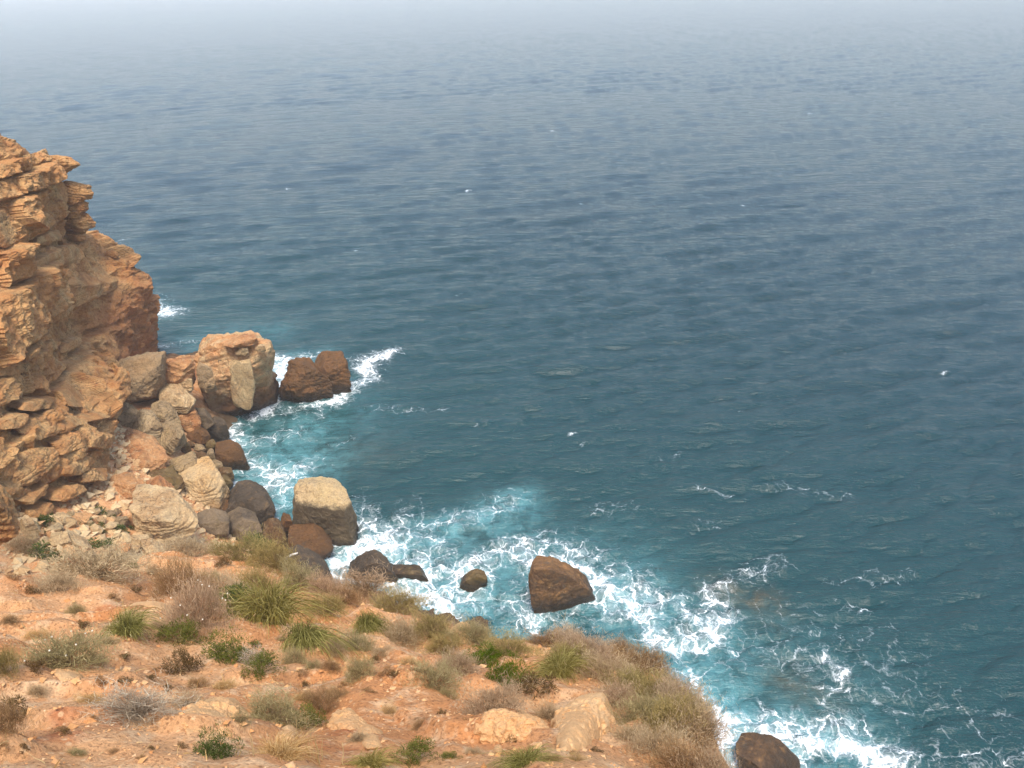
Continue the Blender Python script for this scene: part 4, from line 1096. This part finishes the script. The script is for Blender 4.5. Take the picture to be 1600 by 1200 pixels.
    belt = [(912, 1024, 84, 46, 'soft', 'pink', 'pinkish feathery bush on the brow, first right of the brown tangle'),
            (962, 1040, 78, 44, 'soft', 'pink', 'pinkish feathery bush on the brow, second right of the brown tangle'),
            (1006, 1060, 78, 46, 'twig', 'brown', 'dark brown bush on the brow at the corner where it turns down'),
            (944, 1072, 92, 50, 'soft', 'dry', 'fluffy grey bush right of the yellow tussock'),
            (990, 1092, 84, 44, 'soft', 'olive', 'yellowish olive bush inside the bend of the brow'),
            (1040, 1092, 74, 46, 'wire', 'brown', 'wiry brown bush on the right brow, upper'),
            (1072, 1136, 82, 56, 'soft', 'pink', 'pinkish bush on the right brow below the wiry brown bush'),
            (1008, 1132, 104, 52, 'soft', 'sage', 'wide pale green bush above the bare orange earth on the right'),
            (1046, 1168, 104, 60, 'soft', 'olive', 'olive tan bush right of the bare orange earth'),
            (1090, 1186, 82, 66, 'wire', 'pink', 'wiry pinkish bush hanging over the white surf'),
            (1104, 1232, 84, 66, 'soft', 'pink', 'pinkish bush at the bottom of the right brow'),
            (1064, 1222, 84, 56, 'twig', 'brown', 'brown bush cut by the bottom edge at the right brow'),
            (986, 1160, 62, 36, 'soft', 'dry', 'small dry bush at the edge of the bare orange earth'),
            (970, 1016, 40, 26, 'wire', 'brown', 'small brown twiggy bush on the brow among the pinkish ones')]
    belt += [(884, 1046, 70, 40, 'twig', 'olive', 'olive brown bush behind the yellow tussock on the brow'),
             (934, 1040, 70, 40, 'twig', 'brown', 'brown bush in the second row of the brow behind the fluffy grey bush'),
             (1030, 1118, 84, 50, 'twig', 'olive', 'olive brown bush between the wiry brown bush and the wide pale green bush'),
             (1076, 1166, 84, 60, 'twig', 'dry', 'dense grey tan bush on the right brow above the hanging bush'),
             (1022, 1190, 84, 52, 'soft', 'dry', 'grey tan bush cut low beside the bare orange earth near the bottom edge'),
             (960, 1110, 84, 46, 'soft', 'pink', 'pinkish grey bush right of the crumbly outcrop top'),
             (1052, 1120, 80, 56, 'twig', 'pink', 'pinkish twiggy bush at the steep right brow, middle'),
             (982, 1064, 80, 44, 'twig', 'dry', 'grey twiggy bush on the brow before it turns down'),
             (890, 1012, 60, 36, 'twig', 'pink', 'small pinkish bush on the brow next to the brown tangle'),
             (740, 1010, 70, 38, 'twig', 'sage', 'grey green bush behind the low bright green bush'),
             (700, 1028, 66, 40, 'twig', 'olive', 'olive bush behind the pinkish grey bush near the brow'),
             (540, 950, 60, 36, 'soft', 'brown', 'reddish brown low bush below the tangled dead bush'),
             (508, 938, 56, 36, 'soft', 'pink', 'brown pink bush right of the grey green bush near the brow'),
             (340, 940, 70, 44, 'soft', 'dry', 'pale brown bush above the dark green leafy bush'),
             (400, 930, 70, 44, 'soft', 'olive', 'olive straw bush behind the big olive tussock'),
             (512, 968, 60, 34, 'twig', 'olive', 'olive bush right of the big olive tussock')]
    for i, (x, y, w, h, s, m, l) in enumerate(belt): p(x, y, w * 1.12, h * 1.1, s, m, l, i % 3, group=ed, stem='dry' if m != 'brown' else 'brown')
    p(820, 1204, 90, 34, 'tuss', 'tgreen', 'thin green grass at the bottom edge below the crumbly outcrop', 1, cat='grass')
    p(646, 1196, 74, 36, 'leaf', 'green', 'green leafy bush at the bottom edge of the slope', 1)
    p(704, 1186, 30, 18, 'leaf', 'green', 'small fresh green plant right of the bottom green bush', 2, cat='plant')
    p(580, 1204, 70, 30, 'tuss', 'tyellow', 'dry yellow grass at the bottom edge left of the green bush', 3, cat='grass')
    p(208, 888, 16, 10, 'leaf', 'bright', 'tiny bright green plant below the rubble', 1, cat='plant')
    p(440, 1190, 110, 24, 'tuss', 'straw', 'straw coloured dead grass along the bottom edge', 0, cat='grass')
    # dark creeping tufts
    tufts = [(130, 985), (124, 1000), (212, 925), (182, 940), (48, 930), (20, 905), (232, 1060), (242, 1050), (262, 1080), (150, 1128), (104, 1150), (96, 1146), (238, 1172), (222, 1186), (38, 1176),
             (14, 1182), (284, 1170), (470, 1058), (480, 1075), (606, 1050), (616, 1062), (540, 1074), (400, 1012), (500, 1000), (590, 1036), (512, 1086), (690, 1118), (730, 1128), (800, 1160), (810, 1186),
             (300, 1040), (160, 1076), (196, 1068), (350, 880), (354, 888), (36, 1112), (196, 1036), (575, 1082), (650, 1050), (900, 1180), (930, 1176)]
    for i, (x, y) in enumerate(tufts):
        p(x, y, random.uniform(14, 26), random.uniform(8, 14), 'low', ('dark', 'brown')[i % 2], 'tiny dark tuft on the bare orange earth', i % 3, 'dry_tuft', 'plant', 'tiny dark tufts scattered over the slope')
    sparse = [(600, 1030), (640, 1040), (520, 1056), (490, 1046), (440, 1004), (350, 1080), (310, 1076), (170, 1010), (150, 1040), (60, 1000), (20, 980), (120, 960), (250, 985), (610, 1120), (660, 1140), (700, 1090),
              (560, 1160), (470, 1096), (530, 1092), (380, 1140), (60, 1090), (140, 1100), (180, 1180), (120, 1184), (740, 1180), (900, 1190), (860, 1190), (330, 912), (240, 900)]
    for i, (x, y) in enumerate(sparse):
        p(x, y, random.uniform(24, 42), random.uniform(14, 24), ('soft', 'wire', 'twig')[i % 3], ('dry', 'straw', 'brown', 'sage')[i % 4], 'small sparse dry plant on the stony slope', i % 3, 'dry_plant', 'plant', 'small sparse dry plants on the slope')
    # green plants in the gully
    gg = [(70, 822, 22, 18), (58, 828, 14, 10), (190, 835, 22, 14), (161, 806, 22, 14), (68, 876, 40, 26), (152, 860, 38, 18), (136, 824, 30, 9), (159, 826, 16, 10), (106, 843, 10, 8), (162, 836, 10, 8),
          (176, 812, 16, 8), (204, 828, 12, 8), (82, 810, 12, 9), (66, 836, 10, 8), (118, 854, 10, 6)]
    for i, (x, y, w, h) in enumerate(gg):
        lab = 'low green plant among the gully rubble'
        if i == 4: lab = 'largest green patch of plants at the left of the gully, behind the ridge'
        if i == 5: lab = 'dull green patch at the foot of the largest rubble block'
        p(x, y, w * 1.25, h, 'low', 'deep', lab, i % 3, 'low_plant', 'plant', 'low green plants in the gully', gully=True, stem='green')
    p(40, 870, 44, 34, 'soft', 'dry', 'brown dry bush at the left end of the gully', 2, gully=True)
    # dry stalks
    for k, (x, y, n, ht, lab) in enumerate([(492, 1186, 12, 62, 'cluster of tall straw stalks in front of the bottom bushes'), (392, 1176, 6, 56, 'few thin straw stalks above the dark green round bush'), (462, 972, 5, 64, 'tall thin straw stalks rising from the big tussock')]):
        P, t = hill_hit(x, y); s = t / FPX
        tt = np.linspace(0, 1, 5)
        b0 = rng.normal(size=(n, 3)) * [26 * s, 12 * s, 0]
        b0[:, 2] = hill_z(P[0] + b0[:, 0], P[1] + b0[:, 1]) - P[2] - 0.02
        tip = np.c_[rng.normal(size=(n, 2)) * 5 * s, rng.uniform(.6, 1.15, n) * ht * s]
        pl = b0[:, None] + tip[:, None] * tt[None, :, None] + rng.normal(size=(n, 5, 3)) * 0.004
        root = link('dry_stalks', None, None, P)
        for q in range(n):
            V, F, sh = strips(pl[q:q + 1], np.full(1, 0.010), rng.uniform(.4, 1, 1))
            link('stalk', mesh_np('stalk', V, F, MATS['straw'], False, {'shade': sh}), root)
        tag(root, lab, 'grass')

def make_litter():
    n = 16000
    x = rng.uniform(-14, 6, n); y = rng.uniform(4, 24, n)
    k = (perlin(xyz(x * 0.45 + 5, y * 0.45)) + 0.5 * perlin(xyz(x * 1.4, y * 1.4)) > rng.uniform(0.0, 0.75, n)) & inside(np.stack([x, y], 1), edge) & (np.abs(x) < y * 0.78 + 1)
    x, y = x[k], y[k]; n = len(x); z = hill_z(x, y)
    t = np.linspace(0, 1, 4)
    g = np.c_[rng.normal(size=(n, 2)) * 0.55, rng.uniform(.3, 1.0, n)]; g /= np.linalg.norm(g, axis=1)[:, None]
    l = rng.uniform(.05, .20, n)
    pl = np.c_[x, y, z][:, None] + g[:, None] * (l[:, None] * t[None])[:, :, None]
    pl[:, :, 2] -= (l[:, None] * 0.4 * t[None] ** 2)
    V, F, sh = strips(pl, rng.uniform(.005, .012, n), rng.uniform(0, 1, n))
    tag(link('dry_grass', mesh_np('dry_grass', V, F, MATS['straw'], False, {'shade': sh})), 'thin dead grass and litter over the orange slope', kind='stuff')

def make_driftwood():
    P, t = hill_hit(446, 880)
    tt = np.linspace(0, 1, 9); a = np.linspace(0, 2 * math.pi, 9)[:-1]
    L = np.array([0.36, 0.12, 0.16])
    c = tt[:, None] * L + np.c_[np.zeros(9), np.sin(tt * 5) * .02, np.sin(tt * 4) * .02]
    r = 0.035 * (1 - 0.6 * tt) + 0.01
    V = c[:, None] + r[:, None, None] * np.stack([np.zeros(8), np.cos(a), np.sin(a)], 1)[None]
    F = []
    for i in range(8):
        for j in range(8): F.append((i * 8 + j, i * 8 + (j + 1) % 8, (i + 1) * 8 + (j + 1) % 8, (i + 1) * 8 + j))
    N = NT('bleached_wood')
    col = N.ramp(N.noise(N.n('ShaderNodeTexCoord').outputs['Object'], 14, 4), [(0.3, lin(180, 172, 158)), (0.7, lin(232, 228, 218))])
    M = N.finish(N.n('ShaderNodeBsdfPrincipled', {'Base Color': col, 'Roughness': 0.8}).outputs[0])
    o = link('driftwood_stick', mesh_np('driftwood_stick', V.reshape(-1, 3), np.array(F), M, True), None, (P[0], P[1], P[2] + 0.12))
    tag(o, 'bleached white stick caught in the bush at the brow', 'stick')

# ------------------------------------------------------------------ sea
def sea_material():
    N = NT('sea_water')
    geo = N.n('ShaderNodeNewGeometry'); pos = geo.outputs['Position']
    A = lambda n: N.n('ShaderNodeAttribute', attribute_name=n).outputs['Fac']
    foam, aer, shal, brn = A('foam'), A('aerated'), A('shallow'), A('reef')
    flat = N.n('ShaderNodeMapping', {0: pos, 3: (1, 1, 0.0)}).outputs[0]
    warp = N.n('ShaderNodeTexNoise', {'Vector': flat, 'Scale': 0.55, 'Detail': 4.0, 'Roughness': 0.6}).outputs[1]
    wv = N.n('ShaderNodeVectorMath', {0: N.n('ShaderNodeVectorMath', {0: warp, 1: (0.5, 0.5, 0.5)}, operation='SUBTRACT').outputs[0], 1: (2.6, 2.6, 0)}, operation='MULTIPLY').outputs[0]
    fc = N.n('ShaderNodeVectorMath', {0: flat, 1: wv}, operation='ADD').outputs[0]
    def lace(scale, w):
        d = N.n('ShaderNodeTexVoronoi', {'Vector': fc, 'Scale': scale}, feature='DISTANCE_TO_EDGE', voronoi_dimensions='2D').outputs['Distance']
        return N.math('SUBTRACT', 1.0, N.sstep(d, 0.0, w))
    e1 = lace(0.62, 0.10); e2 = lace(1.5, 0.14); e3 = lace(3.8, 0.22)
    n1 = N.noise(fc, 0.9, 6, 0.65); n2 = N.noise(flat, 6.0, 4, 0.7)
    v = N.math('ADD', N.math('MULTIPLY', e1, 0.30), N.math('MULTIPLY', e2, 0.22))
    v = N.math('ADD', v, N.math('MULTIPLY', e3, 0.14))
    v = N.math('ADD', v, N.math('MULTIPLY', N.sstep(n1, 0.3, 0.7), 0.42))
    v = N.math('ADD', v, N.math('MULTIPLY', n2, 0.28))
    thr = N.math('SUBTRACT', 1.24, N.math('MULTIPLY', foam, 0.93))
    diff = N.math('SUBTRACT', v, thr)
    fm = N.math('ADD', N.math('MULTIPLY', N.sstep(diff, -0.02, 0.34), 0.72), N.math('MULTIPLY', N.sstep(diff, -0.42, 0.2), 0.28))
    fm = N.math('MULTIPLY', fm, N.sstep(foam, 0.02, 0.14))
    # colours of the water body
    deep = (0.0006, 0.0205, 0.0285, 1); teal = (0.0016, 0.034, 0.0365, 1); turq = lin(112, 176, 182, 0.72)
    col = N.mix(shal, deep, teal)
    col = N.mix(N.math('MULTIPLY', brn, N.math('MULTIPLY', N.sstep(n1, 0.25, 0.7), 1.0)), col, (0.05, 0.04, 0.018, 1))
    an = N.math('MULTIPLY', aer, N.math('ADD', 0.12, N.math('MULTIPLY', N.sstep(N.noise(fc, 0.6, 6, 0.68), 0.3, 0.68), 0.8)), clamp=True)
    col = N.mix(an, col, turq)
    col = N.mix(fm, col, (0.78, 0.83, 0.84, 1))
    rough = N.math('ADD', 0.12, N.math('MULTIPLY', fm, 0.7))
    # ripples: crests run across the wind
    st = N.n('ShaderNodeMapping', {0: pos, 2: (0, 0, R(10)), 3: (0.24, 1.0, 0.0)}).outputs[0]
    r1 = N.noise(st, 0.42, 2, 0.5); r2 = N.noise(st, 1.0, 5, 0.62); r3 = N.noise(flat, 5.5, 3, 0.6)
    h = N.math('ADD', N.math('MULTIPLY', r1, 0.28), N.math('ADD', N.math('MULTIPLY', r2, 0.42), N.math('MULTIPLY', r3, 0.06)))
    bmp = N.n('ShaderNodeBump', {'Strength': 1.0, 'Distance': 1.0, 'Height': h}).outputs[0]
    p = N.n('ShaderNodeBsdfPrincipled', {'Base Color': col, 'Roughness': rough, 'Normal': bmp, 'IOR': 1.333})
    return N.finish(p.outputs[0])

def fft_tile(n, L, wind, lo, hi, rms, seed, spread=2.0):
    r = np.random.default_rng(seed)
    k1 = np.fft.fftfreq(n, L / n) * 2 * math.pi
    kx, ky = np.meshgrid(k1, k1, indexing='ij'); k = np.hypot(kx, ky); k[0, 0] = 1
    wl = 2 * math.pi / k
    c = (kx * wind[0] + ky * wind[1]) / k
    Pk = k ** -3.1 * (0.03 + np.abs(c) ** spread) * smooth(lo * 0.7, lo, wl) * (1 - smooth(hi, hi * 1.5, wl))
    Pk[0, 0] = 0
    H = (r.normal(size=(n, n)) + 1j * r.normal(size=(n, n))) * np.sqrt(Pk)
    h = np.fft.ifft2(H).real; sc = rms / h.std(); 
    dx = np.fft.ifft2(-1j * kx / k * H).real * sc; dy = np.fft.ifft2(-1j * ky / k * H).real * sc
    return np.stack([dx, dy, h * sc], -1), L

def sample_tile(tile, x, y, rot):
    T, L = tile; n = T.shape[0]
    c, s = math.cos(rot), math.sin(rot)
    u = (x * c + y * s) / L * n; v = (-x * s + y * c) / L * n
    i = np.floor(u).astype(np.int64); j = np.floor(v).astype(np.int64)
    fu = (u - i)[:, None]; fv = (v - j)[:, None]
    i0, i1, j0, j1 = i % n, (i + 1) % n, j % n, (j + 1) % n
    D = (T[i0, j0] * (1 - fu) + T[i1, j0] * fu) * (1 - fv) + (T[i0, j1] * (1 - fu) + T[i1, j1] * fu) * fv
    return np.stack([D[:, 0] * c - D[:, 1] * s, D[:, 0] * s + D[:, 1] * c, D[:, 2]], 1)

# foam: (points in the photograph on the water, half width in metres, strength)
FOAM = [
    ([(428, 560), (440, 580), (434, 612)], 1.7, 1.0), ([(432, 618), (420, 638), (400, 654)], 1.2, 1.0), ([(440, 570), (470, 560), (500, 555)], 1.4, 0.75),
    ([(618, 549), (592, 560), (566, 574)], 1.2, 0.9), ([(566, 574), (584, 588), (560, 605), (528, 626)], 1.3, 0.85), ([(530, 628), (490, 634), (455, 640)], 0.6, 0.85), ([(600, 556), (560, 560)], 1.5, 0.6),
    ([(440, 652), (500, 645)], 1.3, 0.45), ([(365, 680), (400, 692), (460, 676)], 1.6, 0.62), ([(362, 668), (362, 690), (375, 705)], 0.8, 0.7), ([(385, 720), (420, 735), (450, 745)], 2.0, 0.58),
    ([(370, 770), (410, 760), (470, 735), (490, 722)], 1.3, 0.6), ([(440, 790), (446, 765), (430, 740)], 1.6, 0.55), ([(575, 636), (620, 640), (690, 640)], 0.8, 0.45), ([(530, 695), (545, 685)], 0.9, 0.4),
    ([(512, 900), (530, 884), (556, 872), (600, 850)], 1.7, 1.0), ([(560, 790), (590, 815), (580, 840), (640, 800)], 1.6, 0.55), ([(600, 850), (650, 835), (720, 812), (800, 785)], 1.6, 0.62), ([(560, 860), (640, 880), (690, 860)], 1.7, 0.62),
    ([(640, 925), (670, 935), (690, 955), (700, 985)], 1.6, 0.95), ([(670, 900), (700, 890), (740, 880)], 1.4, 0.6), ([(690, 940), (740, 950), (800, 960), (830, 985)], 1.6, 0.56),
    ([(740, 890), (770, 865), (850, 845), (900, 860)], 1.5, 0.66), ([(840, 880), (890, 888), (930, 905), (960, 935)], 1.3, 0.9), ([(800, 860), (840, 900), (810, 940)], 1.7, 0.50), ([(930, 870), (980, 900), (1000, 930)], 1.6, 0.44),
    ([(850, 982), (900, 985), (960, 960), (990, 940)], 1.3, 0.42), ([(1000, 960), (1020, 1000), (1060, 1018), (1100, 1000), (1135, 965)], 1.1, 0.86), ([(1010, 930), (1060, 945), (1080, 975)], 1.0, 0.60), ([(1000, 900), (1010, 960)], 1.2, 0.40),
    ([(1110, 920), (1140, 905), (1180, 895), (1210, 885)], 1.1, 0.56), ([(1050, 990), (1090, 960), (1120, 930)], 1.2, 0.52),
    ([(1075, 1060), (1100, 1095), (1130, 1130), (1150, 1160)], 1.1, 0.84), ([(1140, 1150), (1190, 1152), (1250, 1160), (1330, 1172), (1400, 1195)], 1.2, 0.92), ([(1120, 1170), (1140, 1200)], 1.5, 0.9), ([(1270, 1140), (1320, 1130), (1360, 1160), (1380, 1200)], 1.2, 0.62),
    ([(1130, 1030), (1200, 1020), (1260, 1045), (1300, 1060)], 1.4, 0.42), ([(1170, 1110), (1230, 1130), (1280, 1110), (1310, 1060)], 1.2, 0.30), ([(1290, 1030), (1320, 1050)], 0.7, 0.55), ([(1400, 1180), (1500, 1190), (1600, 1195)], 1.0, 0.42),
    ([(1300, 910), (1420, 900)], 0.9, 0.34), ([(1310, 945), (1350, 955)], 0.6, 0.36), ([(1220, 970), (1300, 1000), (1400, 1020)], 2.6, 0.28), ([(1400, 1100), (1550, 1130)], 2.6, 0.28),
    ([(205, 462), (225, 478), (262, 490)], 2.4, 0.95), ([(230, 545), (262, 540), (300, 535)], 1.3, 0.5),
    ([(930, 800), (980, 790)], 1.0, 0.4), ([(1090, 818), (1120, 822)], 0.7, 0.4), ([(1035, 716), (1060, 710)], 0.7, 0.36), ([(1210, 755), (1330, 780)], 0.7, 0.40), ([(1092, 762), (1140, 774)], 0.35, 0.7),
    ([(860, 205), (872, 202)], 0.6, 0.9), ([(728, 297), (738, 295)], 0.5, 0.9), ([(1022, 405), (1045, 402)], 0.4, 0.6), ([(440, 298), (452, 294)], 0.5, 0.8), ([(890, 680), (898, 678)], 0.3, 0.9), ([(908, 694), (914, 692)], 0.25, 0.9),
    ([(1156, 644), (1160, 642)], 0.25, 0.9), ([(740, 664), (760, 660)], 0.5, 0.5), ([(180, 378), (200, 374)], 0.7, 0.8), ([(905, 318), (912, 316)], 0.35, 0.8), ([(1260, 178), (1270, 176)], 0.6, 0.8), ([(480, 605), (484, 600)], 0.1, 0.1),
    ([(1470, 582), (1482, 580)], 0.25, 0.9), ([(1050, 120), (1062, 118)], 0.7, 0.7), ([(540, 395), (556, 392)], 0.35, 0.7), ([(715, 460), (722, 458)], 0.3, 0.7), ([(1155, 322), (1160, 321)], 0.4, 0.8),
]
AER = [([(365, 690), (420, 700), (480, 670)], 2.4, 0.55), ([(400, 745), (440, 770), (460, 720)], 3.2, 0.75), ([(440, 800), (450, 740)], 2.0, 0.8), ([(515, 890), (580, 865), (660, 845), (730, 815), (800, 788)], 1.9, 0.7),
       ([(650, 935), (700, 970)], 2.4, 0.9), ([(640, 880), (700, 900)], 2.6, 0.5), ([(800, 870), (900, 890), (980, 930)], 3.6, 0.55), ([(760, 940), (830, 990)], 3.0, 0.5), ([(1010, 970), (1060, 1015), (1110, 1000)], 2.6, 0.55),
       ([(1080, 1070), (1120, 1120), (1160, 1170)], 2.0, 0.9), ([(1180, 1155), (1340, 1180)], 1.9, 0.7), ([(430, 565), (430, 620)], 1.4, 0.7), ([(460, 560), (500, 556)], 1.6, 0.5), ([(300, 540), (340, 525), (420, 520)], 3.0, 0.25), ([(1220, 1040), (1290, 1080)], 4.0, 0.18),
       ([(540, 650), (480, 690)], 4.0, 0.22), ([(215, 470), (255, 492)], 2.0, 0.3)]
REEF = [([(1125, 925), (1160, 937), (1190, 942)], 1.7, 0.98), ([(1230, 1065), (1270, 1085)], 1.6, 0.85), ([(720, 850), (745, 870)], 2.2, 0.3), ([(520, 720), (570, 710)], 3.0, 0.35), ([(430, 740), (470, 735)], 1.5, 0.4)]

def make_sea():
    def seg(a, b, st): return np.arange(a, b, st)
    ph = np.concatenate([seg(-180, -75, 6), seg(-75, -36, 0.45), seg(-36, 42, 0.112), seg(42, 75, 0.4), seg(75, 180.1, 6)]) * math.pi / 180
    dl = np.concatenate([np.array([1.50, 1.40, 1.30]), np.arange(1.18, 0.80, -0.0032), np.arange(0.80, 0.14, -0.0019), np.arange(0.14, 0.03, -0.0009), np.arange(0.03, 0.0101, -0.002)])
    rr = np.concatenate([CAM_Z / np.tan(dl), [5200, 7000]])
    PH, RR = np.meshgrid(ph, rr, indexing='ij')
    x = (RR * np.sin(PH)).ravel(); y = (RR * np.cos(PH)).ravel(); r = RR.ravel()
    dr = np.gradient(rr); DR = np.tile(dr, len(ph))
    wind = np.array([0.28, -0.96])
    t1 = fft_tile(512, 171.0, wind, 3.5, 8.5, 0.10, 21, 26.0)
    t4 = fft_tile(512, 113.0, wind, 1.3, 3.6, 0.075, 27, 14.0)
    t2 = fft_tile(512, 59.0, wind, 0.6, 3.6, 0.06, 22, 6.0)
    t3 = fft_tile(256, 103.0, np.array([0.42, -0.91]), 1.2, 5.0, 0.035, 23, 14.0)
    f1 = np.exp(-(DR / 6.0) ** 2); f4 = np.exp(-(DR / 1.1) ** 2); f2 = np.exp(-(DR / 0.55) ** 2)
    fine = np.where(np.abs(PH.ravel()) > R(76), 0.0, 1.0)
    D = sample_tile(t1, x, y, 0.0) * f1[:, None] + sample_tile(t4, x, y, -0.1) * f4[:, None] + sample_tile(t3, x, y, 0.12) * f4[:, None] + sample_tile(t2, x, y, 0.2) * f2[:, None]
    D *= fine[:, None]
    near = r < 260
    xy = np.stack([x, y], 1)
    def field(strokes, wscale=1.0):
        keep = np.ones(len(x))
        for pts, w, s in strokes:
            W = np.array([at(px, py, 0.0)[:2] for px, py in pts])
            lo = W.min(0) - 3.2 * w; hi = W.max(0) + 3.2 * w
            m = np.where((x > lo[0]) & (x < hi[0]) & (y > lo[1]) & (y < hi[1]))[0]
            if len(m) == 0: continue
            d, _ = seg_dist(xy[m], W)
            d = d * (1 + 0.35 * perlin(np.c_[xy[m] * 0.55 / max(w, 0.3), np.zeros(len(m))]))
            keep[m] *= 1 - s * np.exp(-(d / (w * wscale)) ** 2)
        return 1 - keep
    foam = field([(a, b, c if c > 0.84 else c * 0.93) for a, b, c in FOAM]); aer = field(AER, 1.15); reef = field(REEF)
    # wash round every rock that stands in the water
    feet = np.concatenate(ROCK_FOOT) if ROCK_FOOT else np.zeros((0, 2))
    m = np.where((r < 110) & (x > -50) & (x < 20))[0]
    dmin = np.full(len(m), 1e9)
    for q in range(0, len(feet), 200):
        f = feet[q:q + 200]
        dmin = np.minimum(dmin, ((xy[m][:, None] - f[None]) ** 2).sum(-1).min(1))
    dmin = np.sqrt(dmin)
    foam[m] = 1 - (1 - foam[m]) * (1 - 0.62 * np.exp(-(dmin / 0.9) ** 2))
    aer[m] = 1 - (1 - aer[m]) * (1 - 0.3 * np.exp(-(dmin / 1.8) ** 2))
    # the shore shelf: greener water near the land
    shore = np.array([at(px, py, 0)[:2] for px, py in ((230, 560), (360, 660), (400, 760), (520, 890), (700, 985), (860, 1010), (1050, 1100), (1150, 1200), (1200, 1320))])
    ds, _ = seg_dist(xy, shore)
    shal = np.exp(-(ds / 34.0) ** 1.3) + 0.25 * np.exp(-(ds / 90.0) ** 2) 
    shal = np.clip(shal + 0.10 * fbm(xyz(x * 0.02, y * 0.02), 2), 0, 1)
    calm = 0.55 + 0.45 * smooth(4, 45, ds)
    D *= calm[:, None]
    z = D[:, 2] + np.where(near, 0.6 * foam * np.clip(0.25 + fbm(xyz(x * 0.7, y * 0.7), 4, 0.6), 0, 1) * np.exp(-(DR / 0.5) ** 2), 0)
    V = np.stack([x + D[:, 0] * 1.35, y + D[:, 1] * 1.35, z], 1)
    o = link('sea', mesh_np('sea', V, grid_faces(len(ph), len(rr))[:, ::-1], sea_material(), True, {'foam': foam, 'aerated': aer, 'shallow': shal, 'reef': reef}))
    tag(o, 'blue green sea with foam along the rocks', kind='structure')

def make_haze():
    bm = bmesh.new(); bmesh.ops.create_cube(bm, size=1.0)
    me = bpy.data.meshes.new('haze'); bm.to_mesh(me); bm.free()
    o = link('haze', me); zlo, zhi = -6.5, 46.0
    o.scale = (15000, 15000, zhi - zlo); o.location = (0, 0, (zhi + zlo) / 2)
    m = bpy.data.materials.new('haze_air'); m.use_nodes = True; t = m.node_tree; t.nodes.clear()
    out = t.nodes.new('ShaderNodeOutputMaterial'); v = t.nodes.new('ShaderNodeVolumePrincipled')
    v.inputs['Color'].default_value = (1.0, 1.0, 1.0, 1); v.inputs['Density'].default_value = HAZE_DENSITY; v.inputs['Anisotropy'].default_value = -0.25
    t.links.new(v.outputs[0], out.inputs['Volume']); me.materials.append(m)
    tag(o, 'pale sea haze', kind='stuff')

make_hillside()
make_gully()
cliff = make_cliff()
make_ledges(cliff)
make_boulders()
make_rubble()
make_outcrops()
make_pebbles()
make_sea()
make_haze()
make_plants()
make_litter()
make_driftwood()
